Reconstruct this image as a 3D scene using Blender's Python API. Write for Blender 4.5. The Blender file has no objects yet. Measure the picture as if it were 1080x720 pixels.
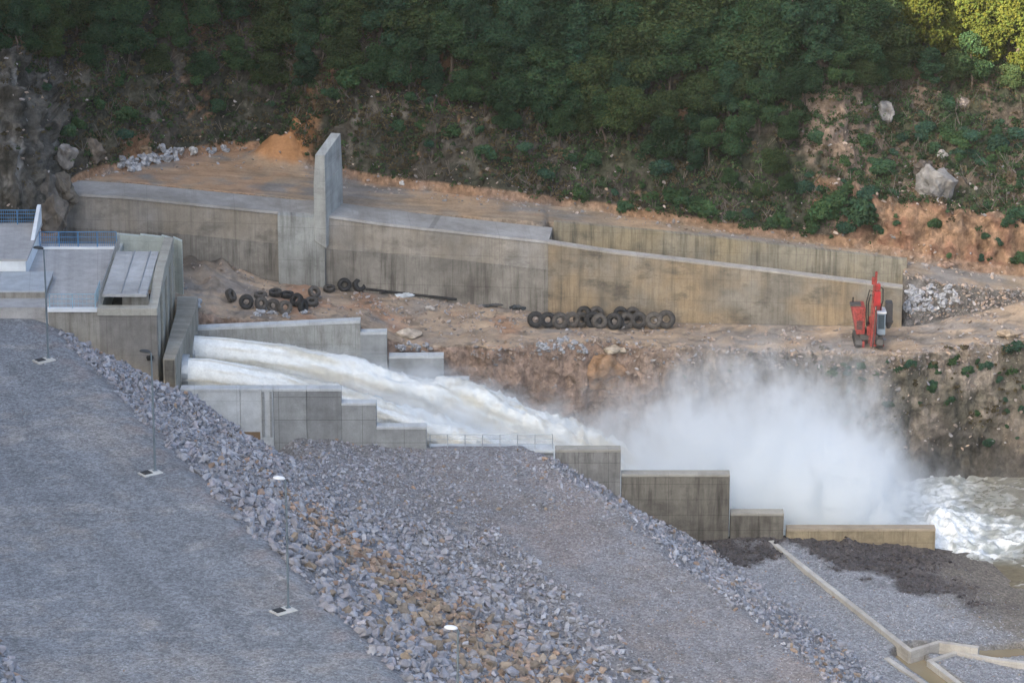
import bpy, bmesh, math, random
import numpy as np
from mathutils import Matrix, Vector, noise as mnoise
random.seed(7)
rng = np.random.default_rng(11)
C = bpy.context.scene.collection
scene = bpy.context.scene
R = math.radians

# ------------------------------------------------------------------ camera model (used to measure the place from the photograph)
F, PITCH, H = 4000.0, R(18), 91.0
def ray(x, y):
    a, b = (x - 540) / F, -(y - 360) / F
    return (a, math.cos(PITCH) + b * math.sin(PITCH), -math.sin(PITCH) + b * math.cos(PITCH))
def atZ(x, y, Z):
    r = ray(x, y); t = (Z - H) / r[2]
    return Vector((r[0] * t, r[1] * t, Z))
def atY(x, y, Y):
    r = ray(x, y); t = Y / r[1]
    return Vector((r[0] * t, Y, H + r[2] * t))
def proj(P):
    P = np.asarray(P, float)
    d = P[..., 1] * math.cos(PITCH) - (P[..., 2] - H) * math.sin(PITCH)
    v = P[..., 1] * math.sin(PITCH) + (P[..., 2] - H) * math.cos(PITCH)
    return np.stack([540 + F * P[..., 0] / d, 360 - F * v / d, d], -1)

# ------------------------------------------------------------------ numpy noise
_perm = rng.permutation(256); _perm = np.concatenate([_perm, _perm, _perm])
_grad = rng.normal(size=(256, 3)); _grad /= np.linalg.norm(_grad, axis=1)[:, None]
def perlin(p):
    p = np.asarray(p, float); i = np.floor(p).astype(int); f = p - i
    u = f * f * f * (f * (f * 6 - 15) + 10); i &= 255
    out = 0
    for dx in (0, 1):
        for dy in (0, 1):
            for dz in (0, 1):
                h = _perm[_perm[_perm[(i[..., 0] + dx) & 255] + ((i[..., 1] + dy) & 255)] + ((i[..., 2] + dz) & 255)]
                g = _grad[h]
                d = (g * (f - np.array([dx, dy, dz]))).sum(-1)
                w = (u[..., 0] if dx else 1 - u[..., 0]) * (u[..., 1] if dy else 1 - u[..., 1]) * (u[..., 2] if dz else 1 - u[..., 2])
                out = out + w * d
    return out * 1.6
def fbm(p, s=1.0, o=4, off=0.0):
    p = np.asarray(p, float) * s + off; a, t = 1.0, 0
    for k in range(o):
        t = t + a * perlin(p + 17.3 * k); p = p * 2.03; a *= .5
    return t
def ss(a, b, x):
    t = np.clip((np.asarray(x, float) - a) / (b - a), 0, 1); return t * t * (3 - 2 * t)

# ------------------------------------------------------------------ node helper
class G:
    def __init__(s, name):
        s.m = bpy.data.materials.new(name); s.m.use_nodes = True
        s.nt = s.m.node_tree; s.nt.nodes.clear()
        s.out = s.nt.nodes.new('ShaderNodeOutputMaterial')
    def n(s, t, inp=None, **pr):
        nd = s.nt.nodes.new(t)
        for k, v in pr.items(): setattr(nd, k, v)
        for k, v in (inp or {}).items():
            sk = nd.inputs[k]
            if isinstance(v, bpy.types.NodeSocket): s.nt.links.new(v, sk)
            elif isinstance(v, (tuple, list)) and sk.type == 'RGBA': sk.default_value = (*v[:3], 1)
            else: sk.default_value = v
        return nd
    def pos(s): return s.n('ShaderNodeNewGeometry').outputs['Position']
    def math(s, op, a, b=0.0, c=0.0, clamp=False):
        return s.n('ShaderNodeMath', {0: a, 1: b, 2: c}, operation=op, use_clamp=clamp).outputs[0]
    def scale(s, v, sc):
        return s.n('ShaderNodeVectorMath', {0: v, 1: sc}, operation='MULTIPLY').outputs[0]
    def noise(s, v, scale=1.0, detail=4.0, rough=.55):
        return s.n('ShaderNodeTexNoise', {'Vector': v, 'Scale': scale, 'Detail': detail, 'Roughness': rough}).outputs['Fac']
    def vor(s, v, scale=1.0, feature='F1'):
        return s.n('ShaderNodeTexVoronoi', {'Vector': v, 'Scale': scale}, feature=feature)
    def ramp(s, f, a, b, lo=0.0, hi=1.0):
        return s.n('ShaderNodeMapRange', {0: f, 1: a, 2: b, 3: lo, 4: hi}, clamp=True).outputs[0]
    def mix(s, f, a, b, mode='MIX'):
        nd = s.n('ShaderNodeMix', data_type='RGBA', blend_type=mode)
        for k, v in ((0, f), (6, a), (7, b)):
            sk = nd.inputs[k]
            if isinstance(v, bpy.types.NodeSocket): s.nt.links.new(v, sk)
            elif isinstance(v, (tuple, list)): sk.default_value = (*v[:3], 1)
            else: sk.default_value = v
        return nd.outputs[2]
    def mul(s, col, f):
        """multiply a colour by a scalar socket"""
        return s.n('ShaderNodeVectorMath', {0: col, 3: f}, operation='SCALE').outputs[0]
    def attr(s, name): return s.n('ShaderNodeAttribute', attribute_name=name).outputs['Color']
    def bump(s, h, strength=.5, dist=.1):
        return s.n('ShaderNodeBump', {'Height': h, 'Strength': strength, 'Distance': dist}).outputs[0]
    def bsdf(s, col, rough=.85, normal=None, spec=.25, metal=0.0, **kw):
        i = {'Base Color': col, 'Roughness': rough, 'Specular IOR Level': spec, 'Metallic': metal}
        if normal is not None: i['Normal'] = normal
        i.update(kw)
        b = s.n('ShaderNodeBsdfPrincipled', i)
        s.nt.links.new(b.outputs[0], s.out.inputs[0])
        return s.m

def plain(name, col, rough=.6, metal=0.0, var=.12, scale=2.0):
    g = G(name); p = g.pos()
    f = g.ramp(g.noise(p, scale, 5), .3, .7, 1 - var, 1 + var)
    dirt = g.ramp(g.noise(p, scale * .35, 6, .65), .5, .75, 0, .35)
    c = g.mul(g.mix(dirt, col, (.16, .13, .10)), f)
    return g.bsdf(c, rough, None, .3, metal)

def concrete(name, base, stain=(.10, .09, .075), streak=.4, blotch=.35, tan=None, tan_amt=0.0, panel=(2.4, 1.2), joint=.25, along=(1, .1), wet=0.0, streak_len=.10):
    g = G(name); p = g.pos()
    sp = g.n('ShaderNodeSeparateXYZ', {0: p})
    h = g.math('MULTIPLY_ADD', sp.outputs[0], along[0], g.math('MULTIPLY', sp.outputs[1], along[1]))
    v = g.n('ShaderNodeCombineXYZ', {0: h, 1: sp.outputs[2], 2: 0.0}).outputs[0]
    # streaks run down the face
    st = g.noise(g.scale(v, (1.5, streak_len, 1)), 1.0, 5, .65)
    st2 = g.noise(g.scale(v, (5.0, .25, 1)), 1.0, 3, .6)
    big = g.noise(p, .22, 5, .6)
    mid = g.noise(p, 1.1, 5, .6)
    fine = g.noise(p, 9.0, 3, .6); blot = g.noise(g.scale(v, (.28, .5, 1)), 1.0, 6, .7)
    c = g.mix(g.ramp(big, .35, .68, 0, blotch), base, stain)
    if tan is not None:
        c = g.mix(g.ramp(g.noise(p, .12, 4, .6), .40, .58, 0, tan_amt), c, tan)
    c = g.mix(g.ramp(blot, .52, .66, 0, blotch * .9), c, stain)
    c = g.mix(g.math('MULTIPLY', g.ramp(st, .48, .72), streak), c, stain)
    c = g.mix(g.math('MULTIPLY', g.ramp(st2, .55, .75), streak * .6), c, stain)
    c = g.mix(g.ramp(st, .18, .36, .25 * streak, 0), c, (.55, .55, .52))
    br = g.n('ShaderNodeTexBrick', {'Vector': v, 'Scale': 1.0, 'Color1': (1, 1, 1), 'Color2': (.90, .90, .91), 'Mortar': (.22, .22, .22), 'Mortar Size': .022, 'Mortar Smooth': .4, 'Brick Width': panel[0], 'Row Height': panel[1]}, offset=0.0)
    c = g.mix(joint, c, g.mix(1.0, c, br.outputs[0], 'MULTIPLY'))
    c = g.mul(c, g.ramp(mid, .3, .7, .86, 1.12))
    c = g.mul(c, g.ramp(fine, .3, .7, .93, 1.07))
    nrm = g.bump(g.math('ADD', g.math('MULTIPLY', mid, .6), fine), .25, .04)
    return g.bsdf(c, .9 - wet * .4, nrm, .2 + wet * .3)

# ------------------------------------------------------------------ mesh helpers
def fast_mesh(name, V, Fc, tint=None, smooth=False, mat=None):
    """V (n,3), Fc (m,k) all faces of k corners"""
    V = np.asarray(V, np.float32); Fc = np.asarray(Fc, np.int32)
    me = bpy.data.meshes.new(name); k = Fc.shape[1]
    me.vertices.add(len(V)); me.vertices.foreach_set('co', V.ravel())
    me.loops.add(Fc.size); me.loops.foreach_set('vertex_index', Fc.ravel())
    me.polygons.add(len(Fc)); me.polygons.foreach_set('loop_start', np.arange(0, Fc.size, k, dtype=np.int32))
    me.polygons.foreach_set('use_smooth', np.full(len(Fc), smooth))
    me.update(calc_edges=True)
    if tint is not None:
        a = me.attributes.new('tint', 'FLOAT_COLOR', 'POINT')
        t = np.ones((len(V), 4), np.float32); t[:, :3] = tint
        a.data.foreach_set('color', t.ravel())
    if mat: me.materials.append(mat)
    return me
def link(name, me, mat=None, root=None):
    o = bpy.data.objects.new(name, me); C.objects.link(o)
    if mat and not me.materials: me.materials.append(mat)
    if root is not None:
        o.parent = root; o.matrix_parent_inverse = Matrix.Translation(-top_loc(root))
    return o
def top_loc(o):
    while o.parent: o = o.parent
    return Vector(o.location)
def tag(o, label=None, cat=None, group=None, kind=None):
    if label: o['label'] = label
    if cat: o['category'] = cat
    if group: o['group'] = group
    if kind: o['kind'] = kind
    return o
def thing(name, loc, label, cat, group=None):
    o = bpy.data.objects.new(name, None); C.objects.link(o); o.location = loc; o.empty_display_size = .3
    return tag(o, label, cat, group)
def child(name, mb, mat, root):
    """mb in world coordinates; sub-parts work too because parts sit at the identity below their thing"""
    me = mb.mesh(name, mat); o = bpy.data.objects.new(name, me); C.objects.link(o); o.parent = root
    if root.type == 'EMPTY' and root.parent is None: o.matrix_parent_inverse = Matrix.Translation(-Vector(root.location))
    return o
def copy_thing(src, loc, rotz=0.0, scl=1.0):
    r = src.copy(); C.objects.link(r); r.location = loc
    r.rotation_euler = (src.rotation_euler.x, src.rotation_euler.y, rotz); r.scale = (scl, scl, scl) if not isinstance(scl, tuple) else scl
    for ch in list(src.children):
        c = ch.copy(); C.objects.link(c); c.parent = r
        for gc in list(ch.children):
            d = gc.copy(); C.objects.link(d); d.parent = c
    return r

class MB:
    def __init__(s): s.v = []; s.f = []
    def add(s, vs, fs):
        o = len(s.v); s.v += [tuple(v) for v in vs]; s.f += [tuple(i + o for i in f) for f in fs]
    def hexa(s, b, t):
        """b, t: four bottom and four top corners, counter-clockwise from above"""
        s.add(list(b) + list(t), [(3, 2, 1, 0), (4, 5, 6, 7), (0, 1, 5, 4), (1, 2, 6, 5), (2, 3, 7, 6), (3, 0, 4, 7)])
    def box(s, x0, x1, y0, y1, z0, z1):
        s.hexa([(x0, y0, z0), (x1, y0, z0), (x1, y1, z0), (x0, y1, z0)], [(x0, y0, z1), (x1, y0, z1), (x1, y1, z1), (x0, y1, z1)])
    def cbox(s, c, sx, sy, sz, rot=0.0, pit=0.0):
        m = Matrix.Translation(c) @ Matrix.Rotation(rot, 4, 'Z') @ Matrix.Rotation(pit, 4, 'X')
        q = [m @ Vector((x * sx / 2, y * sy / 2, z * sz / 2)) for z in (-1, 1) for x, y in ((-1, -1), (1, -1), (1, 1), (-1, 1))]
        s.hexa(q[:4], q[4:])
    def bar(s, a, b, w=.05, d=None):
        a, b = Vector(a), Vector(b); d = d or w; ax = (b - a).normalized()
        up = Vector((0, 0, 1)) if abs(ax.z) < .95 else Vector((0, 1, 0))
        e1 = ax.cross(up).normalized(); e2 = ax.cross(e1).normalized()
        q = [p + e1 * i * w / 2 + e2 * j * d / 2 for p in (a, b) for i, j in ((-1, -1), (1, -1), (1, 1), (-1, 1))]
        s.add(q, [(3, 2, 1, 0), (4, 5, 6, 7), (0, 1, 5, 4), (1, 2, 6, 5), (2, 3, 7, 6), (3, 0, 4, 7)])
    def tube(s, pts, rad, n=8, caps=True):
        pts = [Vector(p) for p in pts]; rad = rad if isinstance(rad, (list, tuple)) else [rad] * len(pts)
        o = len(s.v); e1 = None
        for i, p in enumerate(pts):
            ax = (pts[min(i + 1, len(pts) - 1)] - pts[max(i - 1, 0)]).normalized()
            if e1 is None:
                e1 = ax.cross(Vector((0, 0, 1)) if abs(ax.z) < .9 else Vector((1, 0, 0))).normalized()
            e1 = (e1 - ax * e1.dot(ax)).normalized(); e2 = ax.cross(e1)
            for k in range(n):
                a = 2 * math.pi * k / n; s.v.append(tuple(p + (e1 * math.cos(a) + e2 * math.sin(a)) * rad[i]))
        for i in range(len(pts) - 1):
            for k in range(n):
                k2 = (k + 1) % n
                s.f.append((o + i * n + k, o + i * n + k2, o + (i + 1) * n + k2, o + (i + 1) * n + k))
        if caps:
            s.f.append(tuple(o + k for k in reversed(range(n)))); s.f.append(tuple(o + (len(pts) - 1) * n + k for k in range(n)))
    def lathe(s, prof, m, n=24):
        """prof: closed loop of (radius, height) turned about local z, then moved by matrix m"""
        o = len(s.v); L = len(prof)
        for k in range(n):
            a = 2 * math.pi * k / n
            for r, z in prof: s.v.append(tuple(m @ Vector((r * math.cos(a), r * math.sin(a), z))))
        for k in range(n):
            k2 = (k + 1) % n
            for j in range(L):
                j2 = (j + 1) % L
                s.f.append((o + k * L + j, o + k2 * L + j, o + k2 * L + j2, o + k * L + j2))
    def prism(s, poly, a, b, axis='Y'):
        """poly in (x,z), extruded from y=a to y=b"""
        n = len(poly)
        P = [(x, a, z) for x, z in poly] + [(x, b, z) for x, z in poly]
        fs = [tuple(range(n)), tuple(reversed(range(n, 2 * n)))] + [(i, i + n, (i + 1) % n + n, (i + 1) % n) for i in range(n)]
        s.add(P, fs)
    def mesh(s, name, mat, bevel=0.0, smooth=False):
        me = bpy.data.meshes.new(name); me.from_pydata(s.v, [], s.f)
        bm = bmesh.new(); bm.from_mesh(me); bmesh.ops.recalc_face_normals(bm, faces=bm.faces)
        if smooth:
            for f in bm.faces: f.smooth = True
        bm.to_mesh(me); bm.free()
        if mat: me.materials.append(mat)
        return me
def bevel(o, w=.05, seg=2):
    m = o.modifiers.new('bevel', 'BEVEL'); m.width = w; m.segments = seg; m.limit_method = 'ANGLE'; m.angle_limit = R(40)
    return o

# ------------------------------------------------------------------ rocks
def hull(seed, n=15, sc=(1, .8, .6), sub=0):
    r = np.random.default_rng(seed); p = r.normal(size=(n, 3)); p /= np.linalg.norm(p, axis=1)[:, None]
    p *= (.75 + .3 * r.random((n, 1))); p = np.sign(p) * np.abs(p) ** .8; p *= np.array(sc) * .5
    bm = bmesh.new()
    for q in p: bm.verts.new(q)
    res = bmesh.ops.convex_hull(bm, input=bm.verts)
    bmesh.ops.delete(bm, geom=[v for v in bm.verts if not v.link_faces], context='VERTS')
    bmesh.ops.triangulate(bm, faces=bm.faces)
    bm.verts.index_update()
    V = np.array([v.co[:] for v in bm.verts]); T = np.array([[v.index for v in f.verts] for f in bm.faces])
    bm.free(); return V, T
HULLS = [hull(100 + k, 11 + k % 9, (1 + .6 * random.random(), .65 + .35 * random.random(), .4 + .35 * random.random())) for k in range(40)]
def rotmats(n, tilt=.5):
    a = rng.random(n) * 6.283; b = rng.normal(size=n) * tilt; c = rng.normal(size=n) * tilt
    ca, sa, cb, sb, cc, sc = np.cos(a), np.sin(a), np.cos(b), np.sin(b), np.cos(c), np.sin(c); z = np.zeros(n); o = np.ones(n)
    Rz = np.stack([np.stack([ca, -sa, z], -1), np.stack([sa, ca, z], -1), np.stack([z, z, o], -1)], 1)
    Rx = np.stack([np.stack([o, z, z], -1), np.stack([z, cb, -sb], -1), np.stack([z, sb, cb], -1)], 1)
    Ry = np.stack([np.stack([cc, z, sc], -1), np.stack([z, o, z], -1), np.stack([-sc, z, cc], -1)], 1)
    return Rx @ Ry @ Rz
def scatter_mesh(name, pos, size, tint, mat, variants=HULLS, tilt=.5, squash=1.0):
    """many stones as one mesh (uncountable stuff)"""
    n = len(pos); M = rotmats(n, tilt); which = rng.integers(0, len(variants), n); Vs, Ts, Cs = [], [], []; off = 0
    for k, (v, t) in enumerate(variants):
        idx = np.nonzero(which == k)[0]
        if not len(idx): continue
        w = np.einsum('nij,vj->nvi', M[idx], v) * size[idx][:, None, None]; w[..., 2] *= squash
        w = w + pos[idx][:, None, :]
        Vs.append(w.reshape(-1, 3)); nv = len(v)
        Ts.append((t[None] + (np.arange(len(idx)) * nv)[:, None, None]).reshape(-1, 3) + off); off += nv * len(idx)
        Cs.append(np.repeat(tint[idx], nv, 0))
    me = fast_mesh(name, np.concatenate(Vs), np.concatenate(Ts), np.concatenate(Cs), False, mat)
    return link(name, me)

def rock_mat(name, dusty=.25):
    g = G(name); p = g.pos(); c = g.attr('tint')
    f = g.noise(p, 3.0, 6, .65); c = g.mul(c, g.ramp(f, .3, .7, .72, 1.25))
    c = g.mix(g.ramp(g.noise(p, .8, 4), .5, .75, 0, dusty), c, (.30, .27, .23))
    return g.bsdf(c, .9, g.bump(f, .35, .06), .2)
M_ROCK = rock_mat('riprap_rock')

# ------------------------------------------------------------------ foreground: berms of the dam, one profile drawn along the dam axis
UP = [(-30, 42), (20, 18), (53, .9), (55, 0), (75.4, 0), (76.5, -.35), (85.2, -5.3), (92.5, -8.7), (97, -9.7), (102, -10), (111, -10), (112.2, -10.5), (117.4, -14.2), (122.7, -17.55), (124.2, -17.7), (128, -17.75), (133, -18.1), (140, -18.7), (143.5, -19.0), (150, -20.6), (170, -21.2)]
UA, UZ = np.array([a for a, b in UP], float), np.array([b for a, b in UP], float)
DITCH = [atZ(x, y, -18.6) for x, y in ((1010, 740), (985, 720), (956, 699), (968, 692), (998, 690), (1040, 692), (1085, 684))]
def seg_dist(X, Y, path):
    d = np.full(np.shape(X), 1e9)
    for a, b in zip(path[:-1], path[1:]):
        ax, ay, bx, by = a[0], a[1], b[0], b[1]; L = (bx - ax) ** 2 + (by - ay) ** 2
        t = np.clip(((X - ax) * (bx - ax) + (Y - ay) * (by - ay)) / L, 0, 1)
        d = np.minimum(d, np.hypot(X - ax - t * (bx - ax), Y - ay - t * (by - ay)))
    return d
def fu(X, Y): return .9225 * X + .386 * Y
def fs(X, Y): return -.386 * X + .9225 * Y
def fgZ(X, Y, rough=True):
    X = np.asarray(X, float); Y = np.asarray(Y, float); u = fu(X, Y)
    P2 = np.stack([X, Y, X * 0], -1)
    w = fbm(P2, .09, 3) * .9
    z = np.interp(u + w * (1 - ss(70, 75, u) * (1 - ss(77, 80, u)) * .6) * ss(72, 76, u), UA, UZ)
    if rough:
        bank = np.maximum(ss(76, 78, u) * (1 - ss(100, 103, u)), ss(111, 113, u) * (1 - ss(121, 124, u)))
        z = z + fbm(P2, .5, 4) * (.05 + .28 * bank) + fbm(P2, .12, 3, 5.) * .10
        mound = ss(274, 281.5, Y) * ss(124, 129, u) * (1 - ss(138, 143, u))
        z = z + mound * (.15 + .45 * np.abs(fbm(P2, .8, 4, 9.)))
    z = z - 3.2 * np.exp(-((u - 90.6) / 2.2) ** 2) * ss(275.5, 282.0, Y)
    dd = seg_dist(X, Y, DITCH)
    z = np.where(u > 124, z + (np.minimum(z, -19.9) - z) * (1 - ss(.9, 1.15, dd)), z)
    return z
def soil_mask(X, Y):
    P2 = np.stack([X, Y, X * 0], -1)
    return ss(-1.2, 1.2, Y - (280.6 - 1.3 * ss(22, 19.5, X) - np.maximum(X - 21, 0) * .72) + fbm(P2, .25, 4, 3.) * 3.5) * ss(118, 120, fu(X, Y)) * (1 - .65 * ss(31, 39, X + fbm(P2, .3, 3, 6.) * 3))

def make_foreground():
    us = np.concatenate([np.arange(-30, 50, 4), np.arange(50, 75, .6), np.arange(75, 124, .35), np.arange(124, 146, .22), np.arange(146, 171, 2.)])
    rows = 300
    t = np.linspace(0, 1, rows)[:, None] ** .9
    y1 = np.where(us < 77.3, 289.5, 283.9)[None]
    Y = 190 + t * (y1 - 190); U = np.repeat(us[None], rows, 0)
    X = (U - .386 * Y) / .9225
    Z = fgZ(X, Y)
    P = np.stack([X, Y, Z], -1); P2 = np.stack([X, Y, X * 0], -1)
    n1 = fbm(P2, .06, 4); n2 = fbm(P2, .5, 4, 4.); n3 = fbm(P2, 1.8, 3, 8.)
    road = np.array([.212, .224, .238]); dust = np.array([.33, .305, .28]); berm = np.array([.222, .222, .232]); brown = np.array([.21, .175, .145]); rockb = np.array([.185, .185, .192]); low = np.array([.212, .222, .238]); soil = np.array([.065, .058, .058]); mud = np.array([.17, .145, .11])
    def lerp(a, b, w): return a + (b - a) * w[..., None]
    u = U
    col = np.broadcast_to(road, P.shape).copy()
    col = lerp(col, dust, ss(.0, .6, n1 + .5 * n2 + .25 * n3) * .6); col = lerp(col, np.array([.36, .345, .33]), ss(.38, .62, fbm(P2, .22, 4, 31.) * .8 + .35 * n3) * .6); col = lerp(col, np.array([.15, .152, .158]), ss(.25, .6, fbm(P2, .1, 5, 37.)) * .3)
    S_ = fs(X, Y); rol = fbm(np.stack([U * .9, S_ * .035, U * 0], -1), 1, 4, 41.); col = lerp(col, road * .8, ss(.1, .55, rol) * .45); col = lerp(col, road * 1.25, ss(.1, .55, -rol) * .4)
    # worn wheel tracks along the road
    for c0 in (60.5, 63.2, 68.0, 70.4):
        col = lerp(col, road * 1.18, np.exp(-((u - c0 - n1) / .5) ** 2) * .35)
    col = lerp(col, np.array([.24, .20, .19]), ss(73, 75.5, u) * (1 - ss(76.5, 78, u)) * ss(-.2, .5, n2) * .5)
    col = lerp(col, rockb, ss(75.6, 76.6, u + .6 * n2))
    bm = ss(100.6, 102.3, u + .9 * n2) * (1 - ss(110.6, 111.6, u + .6 * n2))
    col = lerp(col, lerp(np.broadcast_to(berm, P.shape), brown, ss(.1, .8, n1 + .4 * n2 + ss(250, 222, Y) * .5) * .45), bm)
    col = lerp(col, np.array([.15, .145, .15]), bm * ss(.05, .5, rol) * .45); col = lerp(col, np.array([.25, .215, .20]), bm * ss(.1, .6, fbm(P2, .13, 4, 51.)) * .5)
    col = lerp(col, rockb, ss(110.8, 111.8, u + .6 * n2))
    col = lerp(col, low, ss(121, 124, u + n2))
    col = lerp(col, mud, ss(133, 140, u + 2 * n2) * .8)
    sm = soil_mask(X, Y); col = lerp(col, soil, sm * .95)
    col = lerp(col, mud * .8, np.where(u > 124, 1 - ss(.8, 1.5, seg_dist(X, Y, DITCH)), 0))
    m, n = U.shape
    idx = np.arange(m * n).reshape(m, n)
    Fc = np.stack([idx[:-1, :-1], idx[:-1, 1:], idx[1:, 1:], idx[1:, :-1]], -1).reshape(-1, 4)
    g = G('gravel_ground'); p = g.pos(); c = g.attr('tint')
    v1 = g.vor(p, 5.5); v2 = g.vor(p, 12.0)
    c = g.mul(c, g.ramp(g.n('ShaderNodeSeparateColor', {0: v1.outputs['Color']}).outputs[0], 0, 1, .72, 1.3))
    c = g.mul(c, g.ramp(g.n('ShaderNodeSeparateColor', {0: v2.outputs['Color']}).outputs[1], 0, 1, .8, 1.22))
    c = g.mul(c, g.ramp(g.noise(p, .35, 6, .65), .3, .7, .88, 1.12))
    hgt = g.math('ADD', g.math('MULTIPLY', v1.outputs['Distance'], -1.0), g.math('MULTIPLY', v2.outputs['Distance'], -.5))
    mat = g.bsdf(c, .93, g.bump(hgt, .6, .08), .15)
    o = link('ground', fast_mesh('ground', P.reshape(-1, 3), Fc, col.reshape(-1, 3), True, mat))
    tag(o, 'grey gravel benches and road along the dam', None, None, 'structure')
make_foreground()

# riprap stones
def make_riprap():
    def field(u0, u1, y0, y1, dens, keep=None):
        n = int((u1 - u0) * (y1 - y0) / .9225 * dens)
        u = u0 + rng.random(n) * (u1 - u0); y = y0 + rng.random(n) * (y1 - y0)
        x = (u - .386 * y) / .9225
        return x, y, u
    X, Y, S, T = [], [], [], []
    def put(x, y, s, t): X.append(x); Y.append(y); S.append(s); T.append(t)
    def tints(n, x, y, brown):
        v = .25 + .07 * rng.random(n) + .05 * rng.normal(size=n).clip(-1.5, 1.5)
        c = v[:, None] * np.array([.96, 1.0, 1.10])
        pur = rng.random(n) < .25; c[pur] = v[pur, None] * np.array([1.0, .97, 1.05])
        pale = rng.random(n) < .06; c[pale] *= 1.3
        b = rng.random(n) < brown
        bc = np.stack([np.array([.27, .22, .17]) * k for k in (.7 + .6 * rng.random(n))]); bc[:, 0] *= 1 + .15 * rng.random(n)
        return np.where(b[:, None], bc, c).clip(.03, .6)
    # upper bank
    x, y, u = field(75.8, 101.8, 198, 284.3, 14.5)
    P2 = np.stack([x, y, x * 0], -1); nz = fbm(P2, .25, 3)
    inside = (u + nz * .9 > 76.3) & (u + nz * 1.2 < 101.6) & ~((x < -26.2) & (y > 285.2)) & (y < 283.2 + (x < -27.0) * 2.0)
    inside &= ~((u > 88.6) & (u < 92.6) & (y > 281.6))
    inside &= ~((x > -28.4) & (x < -25.5) & (y > 283.1))
    # fewer, bigger stones where the bank comes towards the camera
    near = ss(268, 235, y)
    size = (.17 + .48 * rng.random(len(x)) ** 2.8) * (1 + .65 * near) * np.where(u > 97, .8, 1) 
    size *= np.where((y > 266) & (u > 90), .72, 1)
    inside &= rng.random(len(x)) < 1 - .62 * near
    band = np.exp(-((u - (84 + 7 * ss(268, 225, y))) / (2.2 + 5.0 * ss(262, 228, y))) ** 2)
    brown = band * ss(273, 243, y) * .85 + .03
    k = inside; put(x[k], y[k], size[k], tints(k.sum(), x[k], y[k], brown[k]))
    # small stones on the flat at the foot of the channel wall
    x, y, u = field(96, 113.5, 262, 283.2, 6.5)
    nz = fbm(np.stack([x, y, x * 0], -1), .2, 3, 2.)
    k = (rng.random(len(x)) < ss(264, 280, y + nz * 5 + np.maximum(0, u - 108) * 2)) ; sz = .13 + .32 * rng.random(len(x)) ** 2.8
    put(x[k], y[k], sz[k], tints(k.sum(), x[k], y[k], .04))
    # lower bank
    x, y, u = field(110.4, 123.6, 200, 283.1, 11)
    nz = fbm(np.stack([x, y, x * 0], -1), .25, 3, 7.)
    k = (u + nz > 110.9) & (u + nz * 1.5 < 123.2) & (rng.random(len(x)) < .85)
    sz = (.14 + .46 * rng.random(len(x)) ** 3.0)
    put(x[k], y[k], sz[k], tints(k.sum(), x[k], y[k], (.05 + .12 * ss(255, 235, y))[k]))
    # bank left of the road
    x, y, u = field(30, 55.4, 200, 240, 3.0); k = u < 55.2
    put(x[k], y[k], (.4 + .4 * rng.random(len(x)))[k], tints(k.sum(), x[k], y[k], .05))
    X, Y, S, T = map(np.concatenate, (X, Y, S, T))
    Z = fgZ(X, Y) + S * (.02 + .22 * rng.random(len(S)))
    P = np.stack([X, Y, Z], -1)
    # darker damp line of stones right at the wall foot of the lower bank
    pr = proj(P); app = S / pr[:, 2] * F
    vis = (pr[:, 0] > 8) & (pr[:, 0] < 1072) & (pr[:, 1] < 712) & (pr[:, 1] > 330)
    order = np.argsort(-np.where(vis, app, 0)); big = order[:300]; rest = np.ones(len(S), bool); rest[big] = False
    o = scatter_mesh('riprap_stones', P[rest], S[rest], T[rest], M_ROCK, tilt=.6)
    tag(o, 'loose grey riprap stones covering the banks between the gravel benches', 'stones', None, 'stuff')
    # the biggest stones one by one
    greys, browns = [], []
    for k in range(14):
        V, Tt = hull(500 + k, 17, (1 + .3 * random.random(), .8 + .25 * random.random(), .55 + .2 * random.random()))
        vg = .24 + .07 * random.random()
        greys.append(fast_mesh('riprap_rock', V, Tt, np.tile(np.array([vg, vg, vg * 1.08]), (len(V), 1)), False, M_ROCK))
        vb = .75 + .6 * random.random()
        browns.append(fast_mesh('riprap_rock', V, Tt, np.tile(np.array([.265, .22, .172]) * vb, (len(V), 1)), False, M_ROCK))
    for i in big:
        isb = T[i, 0] > T[i, 2] * 1.1
        up = fu(P[i, 0], P[i, 1]) < 105
        o = bpy.data.objects.new('riprap_rock', (browns if isb else greys)[rng.integers(0, 14)]); C.objects.link(o)
        o.location = P[i]; s = S[i]; o.scale = (s, s, s)
        o.rotation_euler = (rng.normal() * .5, rng.normal() * .5, rng.random() * 6.28)
        where = 'upper bank beside the gravel road' if up else 'lower bank above the gravel flat'
        tag(o, ('large brown riprap rock on the ' if isb else 'large grey angular riprap rock on the ') + where, 'rock', ('brown' if isb else 'grey') + ' riprap rocks of the ' + ('upper' if up else 'lower') + ' bank')
    # gravel lying on the flats
    x, y, u = field(56, 76, 200, 286, 1.6); k = rng.random(len(x)) < .25 + .6 * ss(0, .6, fbm(np.stack([x, y, x * 0], -1), .12, 3)); x, y, u = x[k], y[k], u[k]
    sz = .05 + .12 * rng.random(len(x)) ** 3; T1 = tints(len(x), x, y, .03)
    x2, y2, u2 = field(101, 111.5, 200, 283, 9.0); sz2 = .07 + .16 * rng.random(len(x2)) ** 3; T2 = tints(len(x2), x2, y2, .12)
    x3, y3, u3 = field(122, 141, 245, 283, 14.0); sz3 = .09 + .16 * rng.random(len(x3)) ** 2.5; T3 = tints(len(x3), x3, y3, .03)
    k = (rng.random(len(x3)) < ss(141, 132, u3) * .9 + .1) & (seg_dist(x3, y3, DITCH) > 1.4); x3, y3, u3, sz3, T3 = x3[k], y3[k], u3[k], sz3[k], T3[k]
    sm = soil_mask(x3, y3); T3 = T3 * (1 - .75 * sm[:, None])
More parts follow.
